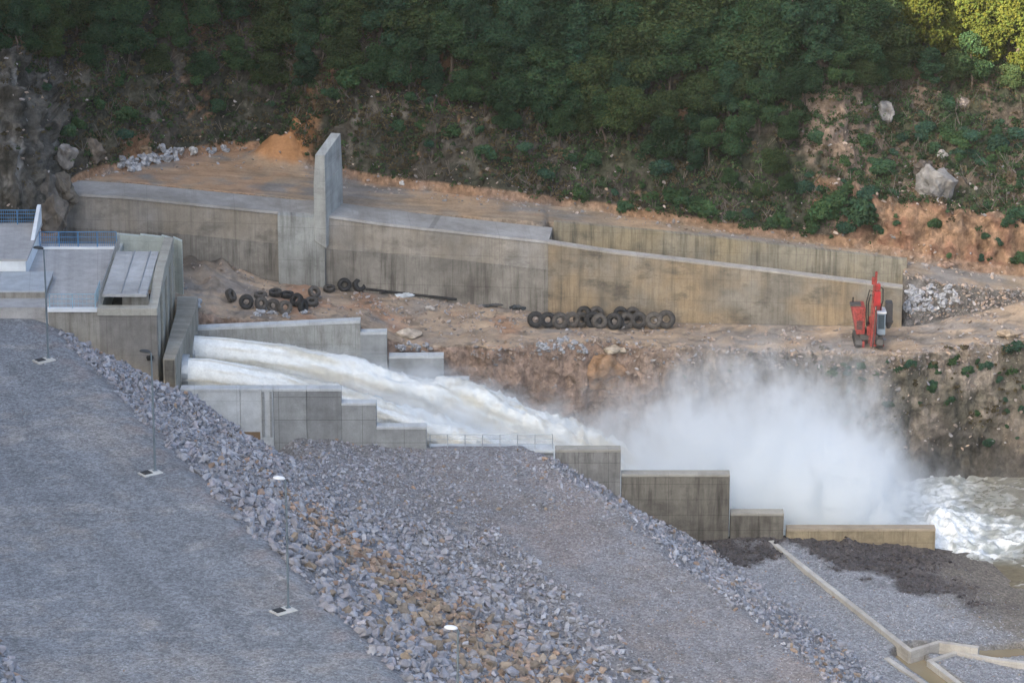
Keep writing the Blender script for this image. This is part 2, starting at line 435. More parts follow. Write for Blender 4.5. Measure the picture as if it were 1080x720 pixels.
    x, y, sz, T = np.concatenate([x, x2, x3]), np.concatenate([y, y2, y3]), np.concatenate([sz, sz2, sz3]), np.concatenate([T1, T2, T3])
    o = scatter_mesh('gravel', np.stack([x, y, fgZ(x, y) + sz * .1], -1), sz, T, M_ROCK, HULLS[:8], .4)
    tag(o, 'small grey gravel stones strewn over the road and flats', 'gravel', None, 'stuff')
    # clods of dark soil below the low wall
    x = 12 + rng.random(2600) * 25; y = 270 + rng.random(2600) * 13.2; k = (soil_mask(x, y) > .6) & (fu(x, y) > 118.5); x, y = x[k], y[k]
    sz = .12 + .35 * rng.random(len(x)) ** 2.5
    o = scatter_mesh('soil_clods', np.stack([x, y, fgZ(x, y)], -1), sz, np.tile([.05, .044, .046], (len(x), 1)) * (.7 + .7 * rng.random((len(x), 1))), M_ROCK)
    tag(o, 'dark clods of damp soil heaped below the low tan wall', 'soil', None, 'stuff')
make_riprap()

# ------------------------------------------------------------------ far side: rock cut, bench, terrace and hillside (one sheet)
WL, WR = Vector((-38, 314)), Vector((33, 307.2))
WD = (WR - WL).normalized(); WN = Vector((-WD.y, WD.x))
def onwall(x, y, off=0.0):
    r = ray(x, y); p = WL + WN * off
    t = (p.x * WN.x + p.y * WN.y) / (r[0] * WN.x + r[1] * WN.y)
    return Vector((r[0] * t, r[1] * t, H + r[2] * t))
def lin(x, tab): return float(np.interp(x, [a for a, b in tab], [b for a, b in tab]))
FOOT = [(75, 262), (190, 280), (300, 298), (450, 315), (560, 328), (700, 340), (953, 345)]
FACE = [(75, 205), (130, 208), (300, 225), (345, 228), (400, 236), (575, 255), (640, 265), (800, 284), (951, 303)]
BAND = [(75, 190), (130, 190), (300, 207), (400, 220), (575, 233)]
BACK = [(580, 232), (700, 243), (953, 272)]
WATER = -19.0
STEEP = [(0, 0), (3, 4.5), (7, 10), (12, 15.5), (20, 23), (40, 42), (120, 110)]
GENT = [(0, 0), (1.6, 4.4), (4, 5.4), (9, 7.3), (16, 10.3), (22, 14), (40, 29), (120, 95)]
SPUR = [(0, 0), (1.8, 6.5), (4.5, 11), (7, 13), (12, 15), (20, 21), (40, 42), (120, 112)]
SPUR2 = [(0, 0), (1.5, 3.6), (4, 6.6), (7, 8.0), (12, 12.5), (20, 20), (40, 40), (120, 110)]
def station(x):
    st = {}
    def prof(name_from, name_to, w):
        a = np.array(name_from, float); b = np.array(name_to, float); return a + (b - a) * w
    # cliff foot and bench edge
    if x <= 385:
        X = lin(x, [(-300, -62), (0, -41), (208, -26), (385, -12.3)])
        k1 = Vector((X, 301.9, -13)); k3 = Vector((X, 302.2, lin(x, [(0, .2), (75, -.8), (190, -4.2), (240, -5.2), (385, -5.8)])))
    else:
        ye = lin(x, [(385, 350), (408, 366), (430, 374), (500, 372), (560, 362), (640, 358), (700, 366), (760, 368), (830, 370), (900, 374), (960, 373), (1010, 367), (1080, 359), (1300, 350)])
        ze = lin(x, [(385, -5.8), (430, -7.7), (500, -7.5), (560, -7.4), (640, -7.5), (700, -7.8), (1080, -7.7)])
        k3 = atZ(x, ye, ze)
        yf = lin(x, [(385, 400), (430, 420), (500, 452), (560, 472), (600, 482), (640, 500), (700, 504), (1080, 503), (1300, 500)])
        zf = lin(x, [(385, -13), (430, -13), (500, -15), (560, -17.2), (600, -18.2), (640, -19), (1080, -19)])
        k1 = atZ(x, yf, zf)
        k1.y = min(k1.y, k3.y - .4)
        if x < 512: k1.y = 301.9; k3.y = max(k3.y, 302.2)
    k0 = Vector((k1.x, k1.y - 1.5, k1.z - 2.5))
    # wall foot / rubble
    if x <= 953 and x >= 75:
        k4 = onwall(x, lin(x, FOOT)); f = onwall(x, lin(x, FACE))
        yb = lin(x, BAND) if x <= 575 else lin(x, BACK)
        k5 = onwall(x, yb, 4.3 if x <= 575 else 6.0); k5.z -= .12 if x <= 575 else lin(x, [(576, .15), (700, .5), (953, .9)])
    elif x > 953:
        k4 = atZ(x, lin(x, [(953, 345), (975, 342), (1000, 336), (1060, 322), (1080, 316), (1300, 312)]), lin(x, [(953, -7.6), (1000, -7.5), (1080, -6.6)]))
        k5 = atZ(x, lin(x, [(953, 288), (1000, 300), (1080, 308), (1300, 310)]), lin(x, [(953, -4.0), (1000, -4.8), (1080, -5.9)]))
        k5.y = max(k5.y, k4.y + .6)
    else:
        X = lin(x, [(-300, -63), (0, -41.5), (75, -38.2)])
        k4 = Vector((X, 304.5, 0)); k5 = Vector((X, 305.0, .3))
    if x >= 75:
        zt = k5.z + lin(x, [(75, .1), (300, .1), (1000, .3), (1080, .5)])
        k6 = atZ(x, lin(x, [(75, 186), (125, 180), (240, 158), (300, 163), (330, 180), (400, 195), (500, 207), (600, 218), (700, 234), (800, 249), (905, 262), (1000, 282), (1080, 292), (1300, 296)]), zt)
        k6.y = max(k6.y, k5.y + .8)
        if x < 125: k6.y = lin(x, [(75, k5.y - .6), (100, k5.y + 1), (125, k6.y)]) if x < 100 else k6.y
    else:
        k6 = Vector((k5.x, lin(x, [(-300, 306), (0, 306.5), (50, 311), (75, 317.5)]), lin(x, [(0, .5), (50, .7), (75, 2.2)])))
    if x < 75: hp = prof(SPUR, SPUR2, lin(x, [(0, 0), (50, 1)]))
    elif x < 860: hp = np.array([STEEP[min(i, 6)] for i in range(7)] + [STEEP[-1]], float); hp[7] += (30, 20); hp = hp
    else:
        s7 = np.array(STEEP + [(150, 130)], float); hp = prof(s7, np.array(GENT), min(1, (x - 860) / 70))
    if 75 <= x < 135: hp = prof(np.array(SPUR2), np.array(STEEP + [(150, 130)], float), (x - 75) / 60)
    hill = [k6 + Vector((k6.x / k6.y * d, d, z)) for d, z in hp[1:]]
    k4b = k5 + Vector((0, -.25, 0)) if x <= 953 and x >= 75 else k4.lerp(k5, .5)
    if 75 <= x <= 953: k4b.z = k4.z - .6
    return [k0, k1, k3, k4, k4b, k5, k6] + hill
SEGN = [4, 46, 30, 10, 8, 34, 22, 22, 26, 22, 24, 16, 10]
SEGP = [0, 1, 2, 3, 3.5, 4, 5, 6, 7, 8, 9, 10, 11, 12]
COLX = np.concatenate([np.arange(-260, -40, 12), np.arange(-40, 1130, 3.2), np.arange(1130, 1420, 12)])
def make_far():
    st = np.array([[tuple(k) for k in station(x)] for x in COLX])              # (cols, keys, 3)
    # soften between neighbouring stations
    for _ in range(14):
        sm = st.copy(); sm[1:-1] = (st[:-2] + 2 * st[1:-1] + st[2:]) / 4; st[:, 6:] = sm[:, 6:]
    for _ in range(3):
        sm = st.copy(); sm[1:-1] = (st[:-2] + 2 * st[1:-1] + st[2:]) / 4; st[:, :3] = sm[:, :3]
    pts, seg = [], []
    for j, n in enumerate(SEGN):
        t = np.linspace(0, 1, n, endpoint=(j == len(SEGN) - 1))
        pts.append(st[:, j, None, :] + (st[:, j + 1] - st[:, j])[:, None, :] * t[None, :, None]); seg.append(SEGP[j] + t * (SEGP[j + 1] - SEGP[j]))
    P = np.concatenate(pts, 1); s = np.concatenate(seg)                        # (cols, rows, 3)
    # round the profile corners a little
    for _ in range(2):
        Q = P.copy(); Q[:, 1:-1] = (P[:, :-2] + 2 * P[:, 1:-1] + P[:, 2:]) / 4
        w = ((s > 5.3) | ((s > .5) & (s < 2.9)))[None, :, None]; P = np.where(w, Q, P)
    S = np.broadcast_to(s[None], P.shape[:2]); x = np.broadcast_to(COLX[:, None], P.shape[:2])
    dv = np.gradient(P, axis=1); du = np.gradient(P, axis=0); N = np.cross(du, dv); N /= np.linalg.norm(N, axis=2, keepdims=True) + 1e-9
    amp = np.interp(s, [0, .9, 1.1, 1.9, 2.15, 3, 4, 5, 5.4, 6, 7, 12], [0, .2, .9, .6, .12, .03, .03, .08, .8, 1.3, 1.5, 2.0])[None]
    amp = amp * np.where((x > 953) & (S > 3) & (S < 4), 8, 1) * np.where((x > 870) & (S > 5) & (S < 6), .75, 1)
    ridged = 1 - 2 * np.abs(fbm(P, .22, 5))
    disp = amp * (.6 * ridged - .3 + .5 * fbm(P, .12, 3, 3.) + .35 * fbm(P, .9, 3, 6.))
    # erosion gullies of the orange cut and the rock faces
    gul = fbm(P * np.array([1, 1, .22]), .9, 4, 12.)
    disp = disp + gul * np.where((x > 880) & (S > 5) & (S < 6.3), .3, 0) + gul * np.where((S > 1) & (S < 2), .35, 0) + gul * np.where((S > 5.2) & (S < 9), .35, 0)
    P = P + N * np.where((N[..., 1] > 0)[..., None] & (N[..., 2] < 0)[..., None], -1, 1) * disp[..., None]
    # earth heap at the back of the terrace, and the mound of spoil between building and wall
    P[..., 2] += 2.6 * np.exp(-((P[..., 0] + 20.4) / 2.3) ** 2 - ((P[..., 1] - 328.5) / 1.7) ** 2) * (1 + .3 * fbm(P, .8, 3))
    # rough ground on the bench
    bench = (S >= 2) & (S < 3)
    P[..., 2] += np.where(bench, .22 * fbm(P, .45, 4, 2.) * ss(2, 2.15, S) + .06 * fbm(P, 2., 3), 0)
    P[..., 2] += np.where(bench, 1.5 * np.exp(-((P[..., 0] + 26.5) / 3.6) ** 2) * ss(2.0, 2.9, S) * (.8 + .5 * fbm(P, .5, 4)), 0)
    n1, n2, n3 = fbm(P, .1, 4, 1.), fbm(P, .45, 4, 5.), fbm(P, 1.6, 3, 9.)
    A = lambda *c: np.array(c)
    def lerp(a, b, w): return a + (b - a) * np.asarray(w)[..., None]
    rock, rock2, darkr, orange, pale = A(.075, .068, .056), A(.105, .095, .08), A(.042, .041, .035), A(.27, .15, .085), A(.22, .20, .17)
    tan, tan2, grey, redd = A(.36, .255, .165), A(.27, .215, .16), A(.21, .195, .18), A(.29, .155, .10)
    col = np.broadcast_to(rock, P.shape).copy()
    # hillside
    h = S > 5
    col = lerp(col, rock2, ss(-.1, .6, n2)); col = lerp(col, darkr, ss(.0, .55, fbm(P * A(1, 1, .35), .35, 4, 22.)) * .85)
    col = lerp(col, pale, ss(.42, .7, fbm(P * A(1.2, 1, .5), .5, 5, 33.)) * .55)
    col = lerp(col, orange, ss(.52, .72, fbm(P, .16, 4, 44.) + .25 * n3) * .8 * h)
    col = lerp(col, A(.045, .047, .034), h * ss(7.3, 8.2, S + .4 * n2) * (S > 7) * .85)
    col = lerp(col, A(.040, .052, .030), h * ss(-.15, .35, fbm(P, .18, 4, 101.)) * np.where(x < 560, .35, .6))
    # right slope is earth
    right = ss(845, 900, x) * h
    col = lerp(col, lerp(np.broadcast_to(A(.115, .095, .075), P.shape), A(.17, .125, .092), ss(-.3, .5, n2)), right * .9)
    col = lerp(col, A(.045, .06, .035), right * ss(6.15, 6.4, S) * ss(-.25, .3, fbm(P, .3, 4, 99.)) * .75)
    cut = ss(885, 915, x) * h * ss(6.5, 6.05, S + .3 * n2)
    col = lerp(col, lerp(np.broadcast_to(A(.31, .20, .13), P.shape), A(.22, .125, .085), ss(-.2, .5, gul + n2)), cut)
    col = lerp(col, A(.14, .11, .085), cut * ss(.0, .45, fbm(P * A(1, 1, .45), .4, 5, 111.)) * .8); col = lerp(col, A(.09, .06, .045), cut * ss(.1, .45, -gul) * .6)
    brk = np.exp(-((x - 878) / 42) ** 2 - ((S - 7.3) / 1.15) ** 2); col = lerp(col, A(.25, .19, .15), ss(.3, .55, brk + .3 * n2) * .9)
    # grey spur on the left
    spur = ss(95, 55, x) * h
    col = lerp(col, lerp(np.broadcast_to(A(.125, .115, .10), P.shape), A(.05, .047, .04), ss(.0, .5, fbm(P * A(1.2, 1, .25), .6, 4, 55.))), spur * .85)
    col = lerp(col, A(.30, .29, .27), spur * ss(.42, .66, fbm(P * A(1.4, 1, .3), .5, 4, 66.)) * .7)
    # terrace
    ter = (S >= 4) & (S <= 5.15)
    t = np.broadcast_to(tan2, P.shape).copy()
    t = lerp(t, grey, ss(-.25, .45, fbm(P * A(.35, 1, 1), .35, 4, 70.))); t = lerp(t, tan, ss(.05, .6, n1 + .4 * n2) * .8)
    t = lerp(t, A(.38, .235, .14), ss(.3, .7, ss(330, 250, x) * .6 + n2 * .5) * .6); t = lerp(t, A(.30, .17, .1), ss(4.85, 5.08, S + .12 * n2) * .6)
    heap = np.exp(-((P[..., 0] + 20.4) / 3.0) ** 2 - ((P[..., 1] - 328.5) / 2.4) ** 2); 
    col = lerp(col, t * .98, ter * 1.0); col = lerp(col, A(.36, .185, .085), ss(.25, .6, heap + .15 * n2))
    # bench and track
    b = np.broadcast_to(A(.30, .235, .175), P.shape).copy()
    b = lerp(b, grey, ss(-.2, .5, n1 + .5 * n2) * .8); b = lerp(b, A(.38, .29, .205), ss(.0, .6, fbm(P * A(.25, 1, 1), .8, 3, 80.)) * .8)
    b = lerp(b, A(.34, .19, .115), ss(.1, .6, fbm(P, .2, 4, 81.)) * ss(640, 560, x) * .65); b = lerp(b, A(.12, .105, .09), ss(.3, .7, fbm(P, .7, 4, 82.)) * .7)
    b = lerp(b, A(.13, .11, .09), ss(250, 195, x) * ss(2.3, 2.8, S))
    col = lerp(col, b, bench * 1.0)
    rub = (S >= 3) & (S < 4); col = lerp(col, A(.15, .14, .13), rub * 1.0)
    # rock cut down to the water
    c = np.broadcast_to(A(.255, .22, .185), P.shape).copy()
    c = lerp(c, A(.145, .125, .105), ss(-.05, .6, fbm(P * A(1, 1, .6), .35, 5, 90.))); c = lerp(c, A(.27, .22, .17), ss(.2, .6, n2) * .6)
    c = lerp(c, A(.085, .082, .062), ss(800, 920, x + 40 * n1) * ss(-.35, .35, fbm(P, .22, 4, 93.)) * .75)
    c = lerp(c, A(.32, .225, .175), ss(760, 610, x + 60 * n1) * .75); c = lerp(c, A(.06, .055, .05), ss(1.5, 1.1, S + .25 * n2) * ss(700, 860, x) * .8)
    col = lerp(col, c, (S > .2) & (S < 2))
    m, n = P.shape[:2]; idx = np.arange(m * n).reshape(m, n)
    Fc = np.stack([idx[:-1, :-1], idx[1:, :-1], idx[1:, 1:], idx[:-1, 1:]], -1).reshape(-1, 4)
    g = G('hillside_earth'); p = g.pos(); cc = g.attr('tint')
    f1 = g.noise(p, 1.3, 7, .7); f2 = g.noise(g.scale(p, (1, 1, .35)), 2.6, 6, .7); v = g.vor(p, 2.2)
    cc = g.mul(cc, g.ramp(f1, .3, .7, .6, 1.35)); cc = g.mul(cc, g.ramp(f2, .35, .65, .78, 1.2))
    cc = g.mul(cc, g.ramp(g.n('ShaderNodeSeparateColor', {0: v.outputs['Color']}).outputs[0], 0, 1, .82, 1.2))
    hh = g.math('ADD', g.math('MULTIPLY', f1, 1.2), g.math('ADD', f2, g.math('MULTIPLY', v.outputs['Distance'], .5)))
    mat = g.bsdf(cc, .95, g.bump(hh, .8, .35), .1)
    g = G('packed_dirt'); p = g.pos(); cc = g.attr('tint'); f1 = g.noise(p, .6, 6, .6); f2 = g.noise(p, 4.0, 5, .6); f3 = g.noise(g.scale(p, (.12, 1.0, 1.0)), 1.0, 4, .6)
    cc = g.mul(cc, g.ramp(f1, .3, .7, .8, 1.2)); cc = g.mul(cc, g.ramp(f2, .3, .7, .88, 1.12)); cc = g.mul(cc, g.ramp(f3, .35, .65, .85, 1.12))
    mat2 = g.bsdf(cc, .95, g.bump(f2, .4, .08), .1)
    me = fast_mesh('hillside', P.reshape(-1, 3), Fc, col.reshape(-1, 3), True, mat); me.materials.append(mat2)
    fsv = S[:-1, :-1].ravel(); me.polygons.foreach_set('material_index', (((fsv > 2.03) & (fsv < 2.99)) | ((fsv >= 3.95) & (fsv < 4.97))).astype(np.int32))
    o = link('hillside', me)
    tag(o, 'rocky hillside, dirt terrace and bench above the river', None, None, 'structure')
    return P, S, x, N
FP, FS, FXC, FN = make_far()
def far_pt(xpx, s):
    """a point of the far sheet by its column (pixel) and profile parameter"""
    i = int(np.argmin(np.abs(COLX - xpx))); j = int(np.argmin(np.abs(FS[0] - s))); return Vector(FP[i, j])
_pix = proj(FP)
def far_at(xpx, ypx, lo=0.0, hi=12.0):
    """nearest vertex of the far sheet that the photograph shows at this place"""
    d = (_pix[..., 0] - xpx) ** 2 + (_pix[..., 1] - ypx) ** 2 + np.where((FS >= lo) & (FS <= hi), 0, 1e9)
    k = np.unravel_index(np.argmin(d), d.shape); return Vector(FP[k])

# unseen valley side, added and shaped to keep the low sun off the works
def make_shade_ridge():
    xs = np.concatenate([np.arange(-260, -44, 6.)]); ys = np.arange(40, 470, 6.)
    X, Y = np.meshgrid(xs, ys)
    Z = np.interp(X, [-260, -175, -125, -100, -75, -58, -47, -42], [RIDGE - 40, RIDGE - 8, RIDGE, RIDGE, RIDGE * .58, 30, 3, -12])
    P2 = np.stack([X, Y, X * 0], -1); Z = Z + fbm(P2, .03, 4) * 1.5 * ss(-44, -60, X)
    m, n = X.shape; idx = np.arange(m * n).reshape(m, n)
    Fc = np.stack([idx[:-1, :-1], idx[:-1, 1:], idx[1:, 1:], idx[1:, :-1]], -1).reshape(-1, 4)
    g = G('shade_ridge_cover'); p = g.pos(); c = g.mix(g.ramp(g.noise(p, .1, 6, .7), .4, .6), (.05, .065, .035), (.10, .085, .065))
    o = link('shade_ridge', fast_mesh('shade_ridge', np.stack([X, Y, Z], -1).reshape(-1, 3), Fc, None, True, g.bsdf(c, .95)))
    tag(o, 'unseen valley side added on the left to shade the works', None, None, 'structure')
RIDGE = 121.3  # crest height set so the sun reaches only the upper right corner
make_shade_ridge()

# ------------------------------------------------------------------ spillway: covered conduit, fin, open chute
M_CON = concrete('weathered_concrete', (.325, .315, .298), (.13, .12, .105), .6, .7, tan=(.30, .25, .18), tan_amt=.45, panel=(7.5, 2.3), joint=.35, wet=.0)
M_CONT = concrete('tan_stained_concrete', (.285, .265, .225), (.10, .09, .075), .65, .85, tan=(.33, .25, .155), tan_amt=.8, panel=(3.2, 1.9), joint=.3)
M_CONTOP = concrete('pale_worn_concrete', (.345, .34, .33), (.19, .18, .16), .0, .8, panel=(7.5, 9), joint=.3)
M_CONP = concrete('pale_concrete', (.40, .415, .40), (.18, .18, .165), .6, .45, panel=(3.4, 2.6), joint=.3)
M_CONG = concrete('grey_formed_concrete', (.315, .33, .33), (.15, .155, .155), .35, .4, panel=(3.3, 1.9), joint=.7)
M_CONL = concrete('bright_new_concrete', (.52, .55, .56), (.30, .30, .29), .2, .3, panel=(3.3, 3), joint=.3)
M_COND = concrete('dark_damp_concrete', (.19, .178, .152), (.055, .05, .045), .9, .5, panel=(2.4, 1.3), joint=.6, streak_len=.16)
M_CONTAN = concrete('tan_damp_concrete', (.31, .26, .175), (.11, .09, .065), .7, .5, panel=(2.0, 3), joint=.5, streak_len=.16)

def wall_run(cols, fbot, ftop, off0, off1):
    """a wall along the spillway line between offsets off0..off1, bottom and top heights by column"""
    mb = MB(); n = len(cols)
    for i in range(n - 1):
        q = []
        for zf in (fbot, ftop):
            for c, o in ((cols[i], off0), (cols[i + 1], off0), (cols[i + 1], off1), (cols[i], off1)):
                xy = WL + WD * c + WN * o; q.append((xy.x, xy.y, zf(c)))
        mb.hexa(q[:4], q[4:])
    # drop inner faces between segments
    return mb
def al(x, y):
    p = onwall(x, y); return (Vector((p.x, p.y)) - WL).dot(WD)
CF = [(al(x, y), onwall(x, y).z) for x, y in FACE]; CFO = [(al(x, y), onwall(x, y).z) for x, y in FOOT]
JT = [(al(x, y), onwall(x, y).z) for x, y in ((75, 240), (190, 247), (345, 263), (440, 270), (585, 286))]
ztop = lambda c: lin(c, CF); zjoint = lambda c: lin(c, JT); zfoot = lambda c: lin(c, CFO) - 1.5
BKT = []
for x, y in BACK:
    p = onwall(x, y, 6.0); BKT.append(((Vector((p.x, p.y)) - WL).dot(WD), p.z))
zback = lambda c: lin(c, BKT)
C0, CM, C1 = al(75, 205), al(578, 256), al(952, 303)
def sheet_wall(cols, rows):
    """solid with profile rows [(offset, zfunc)] closed loop swept along the line"""
    mb = MB(); k = len(rows); n = len(cols)
    for c in cols:
        for off, zf in rows:
            xy = WL + WD * c + WN * off; mb.v.append((xy.x, xy.y, zf(c)))
    for i in range(n - 1):
        for j in range(k):
            j2 = (j + 1) % k; mb.f.append((i * k + j, i * k + j2, (i + 1) * k + j2, (i + 1) * k + j))
    mb.f.append(tuple(range(k))); mb.f.append(tuple(reversed(range((n - 1) * k, n * k))))
    return mb
t = thing('spillway_conduit', (-15, 311, -5), 'long grey concrete spillway conduit with a flat pale top, left of the open chute', 'spillway')
cols = list(np.linspace(C0 - 2.5, CM, 26))
child('lower_wall', sheet_wall(cols, [(0, zfoot), (0, zjoint), (4.2, zjoint), (4.2, zfoot)]), concrete('streaked_concrete', (.275, .26, .23), (.085, .078, .07), .95, .5, panel=(2.6, 5), joint=.45, streak_len=.12), t)
child('upper_wall', sheet_wall(cols, [(.10, lambda c: zjoint(c) + .004), (.32, lambda c: ztop(c) - .22), (4.25, lambda c: ztop(c) - .22), (4.25, lambda c: zjoint(c) + .004)]), M_CON, t)
child('deck', sheet_wall(cols, [(.22, lambda c: ztop(c) - .215), (.30, ztop), (4.4, lambda c: ztop(c) + .02), (4.4, lambda c: ztop(c) - .215)]), M_CONTOP, t)
# pale buttress block beneath the fin
b0, b1 = al(294, 240), al(343, 240)
child('buttress', sheet_wall([b0, b1], [(-.55, lambda c: zfoot(c) + .6), (-.55, lambda c: ztop(c) - .05), (.3, lambda c: ztop(c) + .03), (.3, lambda c: zfoot(c) + .6)]), concrete('pale_buttress_concrete', (.36, .375, .36), (.13, .13, .12), .9, .5, panel=(9, 2.9), joint=.4), t)

# the open chute: near wall, floor, back wall
t = thing('spillway_chute', (20, 307, -6), 'open concrete spillway chute with two tan stained walls running down to the right', 'spillway chute')
cols = list(np.linspace(CM + .01, C1, 20))
child('near_wall', sheet_wall(cols, [(0, zfoot), (0, lambda c: ztop(c) - .16), (.75, lambda c: ztop(c) - .16), (.75, zfoot)]), M_CONT, t)
child('coping', sheet_wall(cols, [(-.07, lambda c: ztop(c) - .155), (-.07, ztop), (.85, ztop), (.85, lambda c: ztop(c) - .155)]), concrete('pale_coping_concrete', (.38, .36, .33), (.2, .18, .15), .2, .5, panel=(3.2, 9), joint=.3), t)
child('chute_floor', sheet_wall(cols, [(.755, zfoot), (.755, lambda c: zfoot(c) + 1.9), (5.5, lambda c: zfoot(c) + 1.9), (5.5, zfoot)]), M_COND, t)
child('back_wall', sheet_wall(cols + [C1 + .35], [(5.505, zfoot), (5.505, zback), (6.1, zback), (6.1, zfoot)]), concrete('back_wall_concrete', (.30, .28, .225), (.075, .07, .06), .95, .5, tan=(.31, .255, .16), tan_amt=.7, panel=(3.2, 1.5), joint=.3), t)

# fin: a thin upright plate across the conduit
def make_fin():
    t = thing('concrete_fin', (-15.5, 311, 1.3), 'tall thin upright concrete fin standing across the spillway conduit', 'concrete fin')
    f = onwall(344, 255, -.75); top = atY(343, 165, f.y); d = Vector((.23, .97)).normalized(); e = Vector((d.y, -d.x))
    base = Vector((f.x, f.y)); w = 1.05; dep = 5.4
    q = lambda a, b, z: (base.x + d.x * a + e.x * b, base.y + d.y * a + e.y * b, z)
    zt = top.z; zb = f.z; z2 = zt + .65
    zm = zt - 2.3
    mb = MB(); mb.hexa([q(0, -w, zb), q(0, 0, zb - .6), q(dep, 0, zb), q(dep, -w, zb)], [q(0, -w, zm), q(0, 0, zm), q(dep, 0, zm), q(dep, -w, zm)])
    o = child('plate', mb, M_CONP, t); bevel(o, .05)
    mb = MB(); mb.hexa([q(0.02, -w + .02, zm + .005), q(.02, -.02, zm + .005), q(dep - .02, -.02, zm + .005), q(dep - .02, -w + .02, zm + .005)], [q(.3, -w + .1, zt), q(.3, -.1, zt), q(dep - .1, -.1, z2), q(dep - .1, -w + .1, z2)])
    o = child('upper_plate', mb, M_CONP, t); bevel(o, .04)
make_fin()

# ------------------------------------------------------------------ outlet building on the left
M_STEEL = plain('galvanised_steel', (.42, .45, .47), .45, .6)
M_BLUE = plain('blue_painted_steel', (.07, .22, .42), .45, .0)
M_WHITE = plain('white_painted_render', (.74, .78, .80), .8, 0, .08, .8)
M_FLOOR = concrete('terrace_concrete', (.47, .47, .465), (.24, .235, .23), .0, .5, panel=(4.2, 9), joint=.3)
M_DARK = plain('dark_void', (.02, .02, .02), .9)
M_WALLF = concrete('front_wall_concrete', (.25, .24, .225), (.12, .115, .10), .55, .4, panel=(3.5, 2.9), joint=.3)
M_SIDE = concrete('cream_side_concrete', (.40, .39, .34), (.22, .21, .18), .4, .3, along=(.1, 1), panel=(3, 9), joint=.25)
M_SLAB = concrete('worn_slab_concrete', (.47, .485, .49), (.25, .25, .25), .0, .7, panel=(9, 1), joint=.2)
M_STAIN = concrete('streaked_pale_concrete', (.34, .33, .30), (.13, .12, .10), .9, .35, panel=(9, 9), joint=.1)

def railing(name, pts, h, label, cat='railing', mat=None, post_gap=1.5, bars=3, balusters=0.0, group=None):
    t = thing(name, pts[0], label, cat, group); mat = mat or M_STEEL
    rails, posts, bal = MB(), MB(), MB()
    for a, b in zip(pts[:-1], pts[1:]):
        a, b = Vector(a), Vector(b); L = (b - a).length; n = max(1, round(L / post_gap))
        for i in range(n + 1):
            if i == 0 and a is not Vector(pts[0]) and (a - Vector(pts[0])).length > .01: continue
            p = a.lerp(b, i / n); pm = MB(); pm.box(p.x - .035, p.x + .035, p.y - .035, p.y + .035, p.z, p.z + h)
            child('post', pm, mat, t)
        for k in range(bars):
            z = Vector((0, 0, h * (k + 1) / bars - .02)); rails.tube([a + z, b + z], .034 if k == bars - 1 else .024, 6)
        if balusters:
            m = int(L / balusters)
            for i in range(1, m):
                p = a.lerp(b, i / m); bal.bar(p + Vector((0, 0, .08)), p + Vector((0, 0, h - .06)), .022)
    child('rails', rails, mat, t)
    if balusters: child('balusters', bal, mat, t)
    return t

